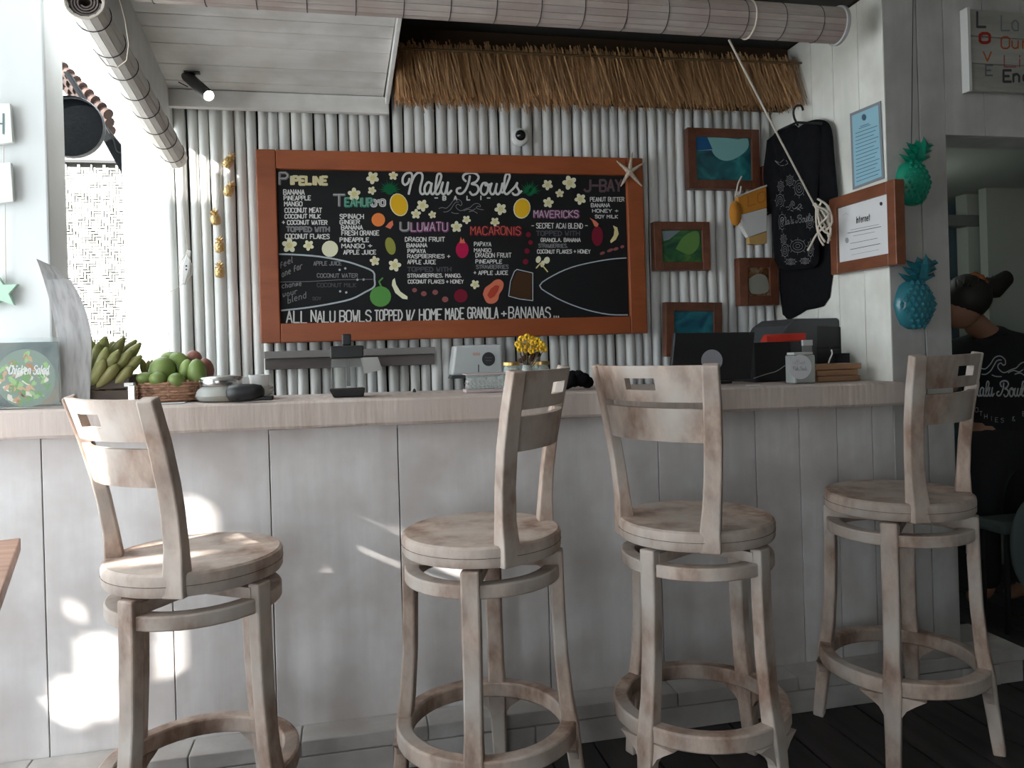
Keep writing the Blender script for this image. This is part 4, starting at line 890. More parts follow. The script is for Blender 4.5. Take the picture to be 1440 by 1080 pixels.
# wicker basket
WICK = wood('wicker', (.20,.09,.05), (.48,.27,.17), (40,40,90), .7, .4)
YBK = 2.52; cb_ = onct(243, 570, YBK); rx_ = (P(297, 560, 1, YBK) - P(194, 560, 1, YBK)).length/2; cb_.x = (P(297,560,1,YBK).x + P(194,560,1,YBK).x)/2; cb_.z += .001
t = thing('wicker_basket', 'low brown wicker basket holding green fruit on the bar', 'basket', cb_); ry_ = .085
for k in range(7):
    h = .006 + k*.0082; sc = .90 + .10*(k/6); pts = []
    for i in range(49):
        w = 2*math.pi*i/48; wob = .0042*math.cos(20*w + math.pi*(k % 2)); pts.append(cb_ + Vector(((rx_*sc+wob)*math.cos(w), (ry_*sc+wob)*math.sin(w), h)))
    MB().tube(pts, .0043, 6, False).obj('weave', WICK, t, smooth=60)
mb = MB()
for i in range(24):
    w = 2*math.pi*i/24; mb.tube([cb_ + Vector((rx_*.89*math.cos(w), ry_*.89*math.sin(w), .001)), cb_ + Vector((rx_*1.0*math.cos(w), ry_*1.0*math.sin(w), .062))], .003, 5)
mb.obj('stakes', WICK, t); MB().lathe([(rx_*.88,.001),(rx_*.88,.006)], cb_, 32, sq=(1, ry_/rx_)).obj('basket_floor', WICK, t)
GRN = [wood('green_fruit_skin', (.12,.20,.035), (.24,.33,.09), (9,9,9), .45, .04, (.16,.19,.05), .12), wood('ripe_red_skin', (.22,.07,.05), (.30,.13,.09), (9,9,9), .5, .05)]
fr = [(228,522,17,19,2.50,.3,0,'large round green mango in the middle of the basket'),(252,515,16,20,2.54,-.5,0,'green mango lying at the top of the fruit heap'),(241,504,14,9,2.55,.2,0,'small green mango partly behind the top of the heap'),
      (277,525,12,19,2.48,.0,0,'upright green mango at the right of the basket'),(290,519,10,15,2.53,-.2,1,'brownish fruit at the far right of the basket'),(272,504,11,11,2.57,0,1,'reddish ripe fruit at the top of the heap'),
      (222,533,11,9,2.45,.1,0,'small green fruit at the front left of the basket'),(248,535,11,10,2.45,0,0,'small green fruit at the front middle of the basket'),(205,532,12,8,2.47,.1,0,'small green fruit at the front left rim'),
      (262,520,9,14,2.50,.2,0,'green mango between the upright one and the heap')]
for a_, b_, ra, rb, yy, ro, m_, lb in fr:
    c = P(a_, b_, 1, yy); k = 1/430.; c.z = max(c.z, cb_.z + .012 + rb*k)
    mb = MB().ball(c, (ra*k, ra*k*.9, rb*k), 14, Matrix.Rotation(ro, 3, 'Y')); o = mb.obj('mango' if m_ == 0 else 'ripe_fruit', GRN[m_], smooth=60); tag(o, lb, 'fruit', 'fruit in the wicker basket')
bun2 = thing('small_banana_bunch', 'small green banana hand at the left end of the basket', 'bananas', P(210, 530, 1, 2.53))
for p0, p1 in (((206,532),(200,505)),((210,532),(209,507)),((214,532),(214,506)),((218,530),(222,508))):
    mb = MB(); banana(mb, P(*p0, 1, 2.54), P(*p1, 1, 2.53), Vector((.0,-.004,.0)), .011); mb.obj('banana', BAN, bun2, smooth=60)
# white paper under basket
c = onct(235, 577, 2.40); tag(MB().box((c.x-.06, 2.375, c.z), (c.x+.05, 2.41, c.z+.002)).obj('paper_sheet', PAPER), 'sheet of white paper lying in front of the wicker basket', 'paper')
# small white and steel napkin holder
c = onct(188, 572, 2.41); t = thing('napkin_holder', 'small silver napkin holder left of the wicker basket', 'holder', c)
MB().box((c.x-.012, 2.40, c.z), (c.x+.008, 2.43, c.z+.055)).obj('holder_body', STEEL, t, bevel=.003); MB().box((c.x-.022, 2.402, c.z+.052), (c.x+.002, 2.428, c.z+.062)).obj('napkins', WHITEP, t)
# glass bowl with steel lid
c = onct(312, 570, 2.43)
t = thing('lidded_bowl', 'squat glass bowl with a flat steel lid, right of the wicker basket', 'bowl', c)
MB().lathe([(.045,0),(.066,.004),(.074,.018),(.068,.034),(.056,.046),(.052,.046),(.064,.033),(.070,.018),(.060,.007),(0,.006)], c, 32).obj('glass_body', glassmat('amber_glass', (.75,.68,.58), .35), t, smooth=50)
MB().lathe([(.060,.047),(.062,.050),(.062,.066),(.058,.072),(.030,.076),(0,.077)], c, 32).obj('lid', STEEL, t, smooth=50)
# black hand tool
t = thing('immersion_blender', 'black handled kitchen appliance lying in front of the white cups', 'appliance', onct(345, 570, 2.34))
h_ = onct(321, 568, 2.335); h2 = onct(362, 566, 2.335); h_.z += .026; h2.z += .028
MB().lathe([(.010,-.004),(.022,.004),(.026,.03),(.025,.07),(.02,.092),(.008,.1)], h_, 18, h2-h_).obj('handle', BLACK, t, smooth=60)
MB().sweep([onct(324,568,2.337)+Vector((0,0,.008)), onct(385,564,2.337)+Vector((0,0,.010))], (0,1,0), .03, .012).obj('foot', BLACK, t, bevel=.004)
# cups stack
c = onct(366, 568, 2.50); t = thing('cup_stack', 'stack of nested white paper cups behind the black handle', 'cups', c)
for k in range(5):
    z_ = .010*k; MB().lathe([(.030-.0,z_+.00),(.040,z_+.0095),(.041,z_+.0105),(.030,z_+.0100)] if k < 4 else [(.028,z_),(.030,z_+.02),(.033,z_+.034),(.030,z_+.034),(.026,z_+.01),(0,z_+.008)], c, 24).obj('cup', WHITEP, t, smooth=40)
c = onct(346, 562, 2.60); t = thing('white_bowl', 'small white dish between the steel lid and the cup stack', 'dish', c)
MB().lathe([(.022,0),(.034,.025),(.043,.066),(.040,.066),(.030,.025),(0,.006)], c, 24).obj('bowl_body', WHITEP, t, smooth=40)
# blender jug
c = onct(490, 566, 2.47); k = 1/440.
t = thing('blender_jug', 'square clear jug with a black lid and black base on the bar', 'jug', c)
bxc = lambda hx, hy, z0_, z1_, nm, mt, bv=.004: MB().box((c.x-hx, c.y-hy, c.z+z0_), (c.x+hx, c.y+hy, c.z+z1_)).obj(nm, mt, t, bevel=bv)
MB().hexa([(c.x-.044,c.y-.044,c.z),(c.x+.046,c.y-.044,c.z),(c.x+.046,c.y+.044,c.z),(c.x-.044,c.y+.044,c.z),(c.x-.056,c.y-.05,c.z+.025),(c.x+.052,c.y-.05,c.z+.025),(c.x+.052,c.y+.05,c.z+.025),(c.x-.056,c.y+.05,c.z+.025)]).obj('base', BLACK, t, bevel=.003)
bxc(.048, .045, .026, .118, 'jug_body', glassmat('smoky_clear', (.9,.9,.88), .10)); bxc(.050, .047, .119, .158, 'lid', BLACK); bxc(.014, .014, .159, .195, 'lid_knob', BLACK)
MB().box((c.x-.003,c.y+.046,c.z+.03),(c.x+.008,c.y+.052,c.z+.13)).obj('handle', mat('dark_brown_plastic', (.05,.03,.03), .5), t, bevel=.002)
# note paper on the rail
yy = 2.99
t = MB().prism([P(a_, b_, 1, yy) for a_, b_ in ((507,503),(531,502),(538,520),(512,526))], (0,.002,0)).obj('note_paper', mat('note_grey_paper', (.46,.45,.43), .8)); tag(t, 'small tilted grey note pinned to the dark rail beside the jug lid', 'note')
# straw box
c = onct(683, 555, 2.50); t = thing('straw_box', 'low pinkish clear box of straws under the white dispenser', 'box', c)
x0_, x1_ = P(656, 550, 1, 2.46).x, P(716, 550, 1, 2.46).x; zb = CT(.3)+.0005
MB().box((x0_, 2.46, zb), (x1_, 2.54, zb+.010)).obj('tray', mat('pinkish_plastic', (.52,.42,.42), .4), t)
STR = mat('pale_straw', (.70,.60,.60), .3); STR2 = mat('grey_straw', (.30,.24,.25), .3)
for r_ in range(4):
    for i in range(19):
        xx = x0_ + .008 + i*.0068 + (.0034 if r_ % 2 else 0)
        if xx < x1_ - .006: MB().tube([(xx, 2.466, zb+.0145+r_*.0068), (xx, 2.535, zb+.0145+r_*.0068)], .0031, 6).obj('straw', STR if (i+r_) % 2 else STR2, t)
MB().box((x0_, 2.46, zb+.011), (x1_, 2.4625, zb+.056)).obj('front_pane', GLASS, t)
MB().box((x0_, 2.46, zb+.0565), (x1_, 2.54, zb+.0605)).obj('lid', mat('pinkish_lid', (.55,.45,.45), .4), t)
# jars with gold lids
for i, (px, lb) in enumerate(((720, 'glass jar with a gold lid left of the yellow flowers'), (762, 'glass jar with a gold lid right of the yellow flowers'))):
    c = onct(px, 552, 2.50); t = thing('glass_jar', lb, 'jar', c, 'gold-lidded jars around the flowers')
    MB().lathe([(.024,0),(.027,.004),(.027,.072),(.022,.082),(.020,.082),(.024,.07),(.024,.006),(0,.005)], c, 24).obj('jar_body', GLASS, t, smooth=40)
    MB().lathe([(.027,.083),(.028,.084),(.028,.094),(.026,.0955),(0,.096)], c, 24).obj('lid', BRASS, t, smooth=40)
# flowers
c = onct(742, 552, 2.47); t = thing('flower_vase', 'small glass vase of yellow flowers between the gold-lidded jars', 'flowers', c)
MB().lathe([(.02,0),(.022,.004),(.024,.05),(.014,.085),(.012,.085),(.021,.05),(.018,.006),(0,.006)], c, 20).obj('vase', GLASS, t, smooth=40)
random.seed(4); STEM = mat('dry_stem', (.10,.06,.025), .8)
for i, (px, py) in enumerate(((733,477),(741,474),(749,477),(756,479),(762,484),(765,491),(752,487),(744,483),(736,487),(728,484),(740,492),(757,490),(747,493),(731,491),(750,481))):
    yy = 2.45 + .03*random.random(); f_ = P(px, py, 1, yy); stem = MB().tube([c + Vector((0,0,.06)), c.lerp(f_, .7) + Vector((0,0,.01)), f_], .0014, 5).obj('stem', STEM, t)
    mb = MB()
    for k in range(9):
        a = k*2.4; q_ = Vector((math.cos(a)*.007, -.002 + .003*math.sin(a*3), math.sin(a)*.007)); mb.ball(f_ + q_, (.0052,.003,.0052), 7)
    mb.obj('blossom', YEL, stem, smooth=60)
mb = MB()
for px, py in ((742,497),(750,500),(738,503),(756,498),(748,505),(733,507)): mb.ball(P(px, py, 1, 2.475), (.011,.006,.009), 8)
mb.obj('withered_leaves', mat('withered_brown', (.05,.025,.012), .8), t, smooth=60)
# black crumpled pouch
c = onct(812, 552, 2.48); t = thing('black_pouch', 'crumpled black pouch on the bar between the middle stools', 'pouch', c); mb = MB()
random.seed(6)
for k in range(12):
    u = random.uniform(-1, 1); mb.ball(c + Vector((u*.038, random.uniform(-.02,.02), .022 + .03*(1-abs(u))*random.random())), (.026, .022, .0215), 10, Matrix.Rotation(random.uniform(-1,1), 3, 'Y'))
mb.obj('pouch_body', CLOTH, t, smooth=60)
# black screw on the bar
c = onct(583, 562, 2.6); tag(MB().lathe([(.006,0),(.006,.006),(.002,.012),(0,.012)], c, 12).obj('knob', BLACK, smooth=40), 'tiny black knob standing alone on the bar', 'knob')

# monitor back
ym = 2.50; t = thing('monitor', 'flat black monitor with its back to us and a round grey sticker', 'monitor', onct(1000, 545, ym))
pf = [P(a_, b_, 1, ym) for a_, b_ in ((943,545),(1056,543),(1062,467),(949,468))]; zb = CT(1.0)+.0005
for p_ in pf[:2]: p_.z = max(p_.z, zb+.012)
MB().prism(pf, (0,.022,0)).obj('panel', BLACK, t, bevel=.004)
MB().box((P(985,545,1,ym).x, ym+.0, zb), (P(1030,545,1,ym).x, ym+.08, zb+.008)).obj('stand_foot', BLACK, t, bevel=.002); MB().box((P(1000,545,1,ym).x, ym+.023, zb+.008), (P(1014,545,1,ym).x, ym+.04, zb+.08)).obj('stand_neck', BLACK, t)
mb = MB(); Surf(1, ym-.001, (0,-1,0)).disc(mb, 1001, 507, 15, 15.5, 0, 28); mb.obj('sticker', mat('grey_sticker', (.30,.30,.33), .6), t, fix=False)
# card machine dark box between
ym = 2.56; zb = CT(1.3)+.0005
t = thing('cash_box', 'low black box between the monitor and the labelled jar', 'box', onct(1080, 543, ym))
a, b = P(1060, 482, 1, ym), P(1112, 482, 1, ym); MB().box((a.x, ym, zb), (b.x, ym+.1, a.z)).obj('box_body', BLACKM, t, bevel=.004)
MB().tube([P(*p_, 1, ym-.006) for p_ in catmull([(1060,532),(1078,526),(1092,522),(1104,514)], 3)], .0016, 6).obj('cable', mat('grey_cable', (.3,.3,.3), .5), t)
# red box on it
a, b = P(1080, 500, 1, 2.58), P(1132, 481, 1, 2.58); zr = P(1060, 482, 1, ym).z + .001
t = thing('red_packet', 'bright red packet lying on the black box in front of the printer', 'packet', ((a.x+b.x)/2, 2.58, zr))
MB().hexa([(a.x-.004,2.57,zr-.0),(b.x,2.57,zr),(b.x,2.63,zr),(a.x-.004,2.63,zr),(a.x+.012,2.57,zr+.028),(b.x,2.57,zr+.030),(b.x,2.63,zr+.030),(a.x+.012,2.63,zr+.028)]).obj('packet_body', RED, t, bevel=.004)
a2 = P(1080,498,1,2.552); MB().box((a2.x-.003, 2.552, zr), (P(1104,498,1,2.552).x, 2.5555, zr+.022)).obj('flap', RED, t, bevel=.001)
# printer
yp = 2.66; zb = 1.03
t = thing('printer', 'large dark grey printer with sloped shoulders at the right end of the bar', 'printer', (P(1150,500,1,yp).x, yp, zb))
sh = [(1095,525),(1204,520),(1199,459),(1196,454),(1184,451),(1178,447),(1120,448),(1113,453),(1106,458),(1097,475)]
MB().prism([P(a_, b_, 1, yp) for a_, b_ in sh], (0,.26,0)).obj('printer_body', DKGREY, t, bevel=.008)
MB().prism([P(a_, b_, 1, yp-.004) for a_, b_ in ((1150,520),(1203,518),(1198,460),(1150,458))], (0,.01,0)).obj('front_door', BLACK, t, bevel=.003)
MB().prism([P(a_, b_, 1, yp-.006) for a_, b_ in ((1150,488),(1180,487),(1180,490),(1150,491))], (0,.01,0)).obj('paper_slot', BLACKM, t)
zl = P(1150, 525, 1, yp).z
o = MB().box((P(1085,530,1,yp).x, 2.72, 0), (XR-.02, 3.06, zl-.002)).obj('back_cabinet', BLACKM, bevel=.005); tag(o, 'black cabinet behind the bar under the printer', 'cabinet')
# jar with round label
c = onct(1126, 542, 2.42); t = thing('labelled_jar', 'clear square jar with a round white label, beside the wooden blocks', 'jar', c); hx = .041
sq_ = lambda hx_, hy_, z0_, z1_, nm, mt, bv=.006: MB().box((c.x-hx_, c.y-hy_, c.z+z0_), (c.x+hx_, c.y+hy_, c.z+z1_)).obj(nm, mt, t, bevel=bv)
sq_(hx, .03, 0, .098, 'jar_body', glassmat('cloudy_glass', (.75,.76,.72), .35)); sq_(hx-.007, .02, .004, .055, 'contents', mat('oats', (.30,.29,.25), .9)); sq_(hx-.004, .022, .099, .107, 'lid', mat('clear_lid', (.5,.5,.48), .3), .002)
mb = MB(); sJ = Surf(1, c.y-.0312, (0,-1,0)); sJ.disc(mb, 1125, 516, 16.3, 17.3, 0, 30); mb.obj('round_label', mat('label_white', (.60,.60,.62), .6), t, fix=False)
mb = MB(); sJ = Surf(1, c.y-.0322, (0,-1,0))
for st in SCRIPT: sJ.line(mb, [(1115 + (x_-180)*.0175, 515 + (y_-120)*.028) for x_, y_ in st], .0011, 2)
for st in WAVES: sJ.line(mb, [(1114 + (x_-530)*.045, 506 + (y_-380)*.05) for x_, y_ in st], .0008, 2)
mb.obj('lettering', INKG, t, fix=False)
c = P(1138, 489, 1, 2.46); t = thing('receipt_slip', 'white and grey paper slip sticking up behind the labelled jar', 'slip', c); zb = CT(1.4)+.001
MB().box((c.x-.02, 2.47, zb), (c.x+.018, 2.474, P(1138,486,1,2.47).z)).obj('slip_body', mat('grey_card', (.20,.21,.21), .7), t); MB().box((c.x-.02, 2.466, P(1138,486,1,2.47).z+.0005), (c.x+.018, 2.476, P(1138,478,1,2.47).z)).obj('slip_top', mat('slip_white', (.5,.5,.5), .7), t)
# three wooden blocks
BLK = wood('wooden_block', (.24,.12,.06), (.38,.22,.12), (3,20,20), .6, .15)
zb = CT(1.6) + .001; lbs = ('lowest of three stacked wooden boards beside the labelled jar', 'middle of three stacked wooden boards beside the labelled jar', 'topmost of three stacked wooden boards beside the labelled jar')
for k in range(3):
    a, b = P(1150 - k, 530, 1, 2.44), P((1210, 1207, 1212)[k], 530, 1, 2.44); h = .0235
    o = MB().box((a.x, 2.44, zb), (b.x, 2.53, zb+h-.004)).obj('wooden_board', BLK, bevel=.002); tag(o, lbs[k], 'board', 'stacked wooden boards on the bar'); zb += h - .0022
t = MB().tube([P(*p_, 1, 2.47) for p_ in catmull([(1165,508),(1167,502),(1170,495),(1169,489)], 3)], .0026, 6).obj('white_tie', PAPER); t.location.z += zb - .0 - (t.location.z) ; tag(t, 'thin curved white strip standing on the topmost wooden board', 'strip')
# black router
yy = 2.56; zb = CT(1.75)+.001; a, b = P(1196, 538, 1, yy), P(1243, 495, 1, yy)
t = thing('router', 'small black box with a short antenna at the right end of the bar', 'router', ((a.x+b.x)/2, yy, zb))
xb_ = min(b.x, XR-.03); MB().box((a.x, yy, zb), (xb_, yy+.085, b.z)).obj('case', BLACKM, t, bevel=.005); MB().tube([(xb_-.06, yy+.03, b.z), (xb_-.062, yy+.03, b.z+.028)], .003, 6).obj('antenna', BLACKM, t)
MB().box((xb_-.05, yy+.02, b.z), (xb_-.02, yy+.06, b.z+.014)).obj('plug', BLACKM, t, bevel=.003)
# small white card on the bar by monitor
c = onct(1060, 548, 2.36); tag(MB().box((c.x-.022, 2.35, c.z), (c.x+.022, 2.37, c.z+.0015)).obj('small_card', PAPER), 'small white card lying on the bar edge before the black box', 'card')

# ================================================================== OUTSIDE LEFT
YO = 3.75
a, b = P(60, 228, 1, YO), P(185, 228, 1, YO)
WSC = wood('bleached_bamboo_strip', (.50,.49,.45), (.72,.71,.67), (20,20,20), .7, .1, None, .0)
t = thing('woven_screen', 'sunlit woven bamboo screen outside the left opening', 'screen', ((a.x+b.x)/2, YO, 0)); a.x -= .5
MB().box((a.x, YO+.006, 0), (b.x+.15, YO+.02, a.z)).obj('backing', mat('screen_backing', (.03,.028,.024), .9), t)
mb = MB(); s_ = .013; L_ = 4*s_; nx = int((b.x+.15-a.x)/s_); nz = int((a.z-.9)/s_)
for i in range(nx):
    for j in range(nz-1):
        ph = (i + j) % 4; x_ = a.x + i*s_; z_ = .9 + j*s_; g_ = random.choice((.0012,.002,.0034))
        if ph == 0: mb.box((x_+.0006, YO-.001, z_+g_), (x_+2*s_-.0006, YO+.003, z_+s_-g_))
        if ph == 2: mb.box((x_+g_, YO, z_+.0006), (x_+s_-g_, YO+.005, z_+2*s_-.0006))
mb.obj('weave', WSC, t, kind='stuff')
MB().box((a.x, YO-.01, a.z), (b.x+.15, YO+.03, a.z+.012)).obj('top_rail', mat('dark_rail', (.05,.05,.05), .7), t)
# neighbouring gable, rafter, roof tiles, speaker
GW = mat('outside_grey_wall', (.34,.345,.34), .7); a, b = P(60, 240, 1, 3.95), P(174, 150, 1, 3.95)
pg = [P(x_, y_, 1, 3.95) for x_, y_ in ((40,235),(190,235),(175,190),(150,165),(110,120),(60,70))]
struct(MB().prism(pg, (0,.05,0)).obj('wall_gable', GW))
t = thing('tiled_roof_edge', 'weathered brown tiled roof edge of the neighbouring building', 'roof', P(110, 120, 1, 3.7))
TIL = wood('roof_tile', (.022,.010,.007), (.07,.035,.025), (20,20,20), .8, .3, None, .25)
for r_ in range(3):
    for k in range(9):
        p0 = P(70 + k*9.0 + r_*2 - 4, 92 + k*9.3 - 12*(2-r_) + 8, 1, 3.62 + .05*r_); MB().lathe([(.019,0),(.022,.05),(.024,.07)], p0, 10, Vector((.55,-.35,-.45)), math.pi*0, math.pi*2).obj('roof_tile', TIL, t, smooth=60)
RA = mat('dark_rafter', (.010,.011,.012), .8, spec=.1)
tag(MB().prism([P(x_, y_, 1, 3.45) for x_, y_ in ((88,100),(118,148),(172,246),(171,205),(125,148),(96,100))], (0,.05,0)).obj('rafter', RA, bevel=.004), 'dark sloping rafter outside above the woven screen', 'rafter')
c = P(102, 180, 1, 3.31); t = thing('loudspeaker', 'round black mesh loudspeaker outside, beside the left column', 'speaker', c)
MB().lathe([(.118,.03),(.122,.012),(.120,0),(.112,-.004),(.110,.0)], c, 36, (0,-1,0), cap=False).obj('rim', mat('grey_rim', (.02,.022,.025), .6), t, smooth=40)
MB().lathe([(0,.010),(.06,.008),(.114,.001)], c, 36, (0,-1,0)).obj('mesh_grille', nodeart('black_mesh', [(.002,.0025,.003),(.004,.0045,.005),(.007,.008,.009)], 60, 0, True), t, smooth=60)
MB().lathe([(.116,-.005),(.09,-.06),(.05,-.08)], c, 36, (0,-1,0)).obj('body', BLACKM, t, smooth=40)
MB().tube([P(*p_, 1, 3.44) for p_ in catmull([(140,160),(150,180),(160,198),(164,212),(172,214),(174,200),(171,190)], 3)], .003, 6).obj('cable', BLACKM, t)

# table corner at lower left
tz = .79; pc_ = P(29, 756, 2, tz); pn = P(-16, 880, 2, tz)
t = thing('wooden_table', 'brown wooden table whose corner shows at the lower left', 'table', (pc_.x-.2, pc_.y-.3, 0))
d1 = (pn - pc_).normalized(); d1.z = 0; d2 = Vector((d1.y, -d1.x, 0)); d2 = d2 if d2.x < 0 else -d2
TW = wood('brown_table_wood', (.24,.13,.09), (.40,.25,.18), (4,30,30), .5, .15)
q_ = [pc_, pc_ + d1*.75, pc_ + d1*.75 + d2*.75, pc_ + d2*.75]; q_ = [Vector((v.x, v.y, tz-.032)) for v in q_]
MB().prism(q_, (0,0,.032)).obj('tabletop', TW, t, bevel=.003)
for u_, v_ in ((.12,.08),(.65,.08),(.12,.67),(.65,.67)):
    l = pc_ + d1*u_ + d2*v_; MB().box((l.x-.025, l.y-.025, 0), (l.x+.025, l.y+.025, tz-.033)).obj('leg', TW, t, bevel=.003)

# ================================================================== unseen curtain added at the left: softens the sun, holes throw its patches
CUR = bpy.data.materials.new('sun_diffusing_canvas'); CUR.use_nodes = True; n_ = CUR.node_tree; n_.nodes.clear()
o_ = n_.nodes.new('ShaderNodeOutputMaterial'); tl = n_.nodes.new('ShaderNodeBsdfTranslucent'); df = n_.nodes.new('ShaderNodeBsdfDiffuse'); mx_ = n_.nodes.new('ShaderNodeMixShader')
tl.inputs[0].default_value = (.81,.88,.95,1); df.inputs[0].default_value = (.8,.82,.83,1); mx_.inputs[0].default_value = .6
n_.links.new(tl.outputs[0], mx_.inputs[2]); n_.links.new(df.outputs[0], mx_.inputs[1]); n_.links.new(mx_.outputs[0], o_.inputs[0])
XC = -1.95; holes = []
def hole(pt, rx_, rz_): holes.append((*pt, rx_, rz_))
hole(P(118, 985, 1, YC), .085, .065); hole(P(140, 930, 1, YC), .05, .07); hole(P(242, 930, 1, YC), .022, .12); hole(P(275, 735, 1, YC), .032, .075); hole(P(107, 860, 1, YC), .010, .025)
hole((-.625, 1.96, 1.03), .045, .08); hole((-.605, 1.92, 1.03), .07, .085); hole((-.565, 1.86, 1.02), .06, .08); hole((-.50, 1.93, .76), .085, .045); hole((-.62, 2.02, .86), .035, .07)
CSZ = .014; y0c, y1c = .56, 2.44; ny, nz = int((y1c-y0c)/CSZ), int(2.43/CSZ); vs = [(XC, y0c + i*CSZ, .005 + j*CSZ) for i in range(ny+1) for j in range(nz+1)]; fs = []
random.seed(8)
def open_(yy, zz):
    for hx, hy, hz, rx_, rz_ in holes:
        s_ = (hy - yy)/-SUN.y; x_ = XC - SUN.x*s_; z_ = zz - SUN.z*s_
        if ((x_-hx)/rx_)**2 + ((z_-hz)/rz_)**2 < 1 + .3*math.sin(yy*160)*math.sin(zz*130+1): return True
    return False
for i in range(ny):
    for j in range(nz):
        if not open_(y0c + (i+.5)*CSZ, (j+.5)*CSZ): fs.append((i*(nz+1)+j, (i+1)*(nz+1)+j, (i+1)*(nz+1)+j+1, i*(nz+1)+j+1))
tag(MB().add(vs, fs).obj('light_shaping_curtain', CUR, fix=False), 'unseen white curtain added at the far left to diffuse and pattern the sun', 'curtain')

# ================================================================== PERSON in the doorway
SKIN = mat('skin', (.30,.15,.09), .55); HAIR = mat('dark_hair', (.012,.008,.006), .6); SHIRT = mat('black_tshirt', (.009,.009,.011), .95); PANTS = mat('black_trousers', (.011,.011,.013), .9)
px0 = P(1412, 700, 1, 2.86).x
t = thing('person', 'person with dark bun and orange scrunchie in a black printed T-shirt standing in the doorway', 'person', (px0, 2.86, 0))
B = Vector((px0, 2.86, 0))
def skin(name, nodes, edges, mt, parent, root=0, sub=2):
    me = bpy.data.meshes.new(name); me.from_pydata([Vector(n_[0]) for n_ in nodes], edges, []); me.update()
    o = bpy.data.objects.new(name, me); C.objects.link(o); o.parent = parent; me.materials.append(mt)
    md = o.modifiers.new('skin', 'SKIN'); md.use_smooth_shade = True
    for i, n_ in enumerate(nodes):
        r_ = n_[1]; sv = me.skin_vertices[0].data[i]; sv.radius = r_ if isinstance(r_, tuple) else (r_, r_); sv.use_root = (i == root)
    sb = o.modifiers.new('sub', 'SUBSURF'); sb.levels = sub; sb.render_levels = sub
    return o
hd = P(1352, 428, 1, 2.80) - B     # head centre, relative
nk = Vector((-.12, -.01, 1.245)); ch = Vector((.0, .0, 1.10))
body = [((0,0,.80),(.12,.09)), ((0,0,.95),(.11,.08)), ((-.01,-.01,1.10),(.12,.085)), ((-.05,-.01,1.18),(.08,.06)), (tuple(nk),.052), (tuple(nk.lerp(hd,.55)),.05),
        ((.09,0,.74),(.085,.085)), ((.10,.02,.44),(.055,.055)), ((.10,0,.09),(.035,.035)), ((.10,.11,.035),(.032,.03)),
        ((-.09,0,.74),(.085,.085)), ((-.10,.02,.44),(.055,.055)), ((-.10,0,.09),(.035,.035)), ((-.10,.11,.035),(.032,.03)),
        ((.17,-.01,1.145),(.052,.052)), ((.23,.02,.93),(.04,.04)), ((.16,.22,.90),(.028,.028)),
        ((-.19,.0,1.145),(.052,.052)), ((-.25,.05,.94),(.04,.04)), ((-.2,.26,.92),(.028,.028))]
ed = [(0,1),(1,2),(2,3),(3,4),(4,5),(0,6),(6,7),(7,8),(8,9),(0,10),(10,11),(11,12),(12,13),(2,14),(14,15),(15,16),(2,17),(17,18),(18,19)]
bo = skin('body', body, ed, SKIN, t)
for w in (Vector((.16,.22,.90)), Vector((-.2,.26,.92))):      # hands
    mb = MB(); mb.ball(w + Vector((0,.045,-.004)), (.036,.045,.015), 12)
    for k, (dx, ln) in enumerate(((-.027,.055),(-.009,.065),(.009,.06),(.026,.048))):
        b0 = w + Vector((dx, .08, -.004)); mb.tube([b0, b0 + Vector((dx*.1, ln*.5, -.008)), b0 + Vector((dx*.1, ln*.85, -.028))], [.009,.0085,.007], 8)
    s_ = -1 if w.x > 0 else 1; b0 = w + Vector((s_*.03, .03, 0)); mb.tube([b0, b0 + Vector((s_*.022, .022, -.006)), b0 + Vector((s_*.026, .045, -.014))], [.010,.009,.007], 8)
    mb.v = [v + B for v in mb.v]; mb.obj('hand', SKIN, t, smooth=70)
sh_ = skin('tshirt', [((0,0,.73),(.17,.13)), ((0,0,.95),(.15,.12)), ((-.01,-.01,1.09),(.178,.13)), ((-.06,-.01,1.185),(.11,.088)), ((-.095,-.01,1.225),(.07,.068)), ((.175,-.01,1.14),(.072,.07)), ((.22,.02,1.0),(.064,.062)), ((-.20,0,1.14),(.072,.07)), ((-.245,.03,1.0),(.064,.062))],
     [(0,1),(1,2),(2,3),(3,4),(2,5),(5,6),(2,7),(7,8)], SHIRT, t)
skin('trousers', [((0,0,.86),(.158,.12)), ((0,0,.78),(.16,.13)), ((.09,0,.66),(.10,.10)), ((.10,.02,.42),(.075,.075)), ((.10,0,.1),(.058,.058)), ((-.09,0,.66),(.10,.10)), ((-.10,.02,.42),(.075,.075)), ((-.10,0,.1),(.058,.058))], [(0,1),(1,2),(2,3),(3,4),(1,5),(5,6),(6,7)], PANTS, t)
hc = hd + B
mb = MB(); mb.ball(hc, (.075,.095,.105), 20, Matrix.Rotation(.25, 3, 'Y')); fd = Vector((-.5,.8,-.25)).normalized()
nose = hc + fd*.095; mb.tube([hc + fd*.075 + Vector((0,0,.015)), nose + fd*.012 - Vector((0,0,.012)), hc + fd*.08 - Vector((0,0,.022))], [.008,.012,.008], 8)
mb.ball(hc + Vector((.03,-.072,-.012)), (.012,.008,.022), 8); hdo = mb.obj('head', SKIN, t, smooth=70)
for s_ in (-1, 1):
    sd2 = fd.cross(Vector((0,0,1))).normalized(); MB().ball(hc + fd*.082 + sd2*.03*s_ + Vector((0,0,.012)), .009, 8).obj('eye', WHITEP, hdo, smooth=60)
MB().sweep([hc + fd*.088 + sd2*-.02 - Vector((0,0,.045)), hc + fd*.092 - Vector((0,0,.046)), hc + fd*.088 + sd2*.02 - Vector((0,0,.045))], (0,0,1), .01, .008).obj('mouth', mat('lips', (.3,.08,.06), .5), hdo)
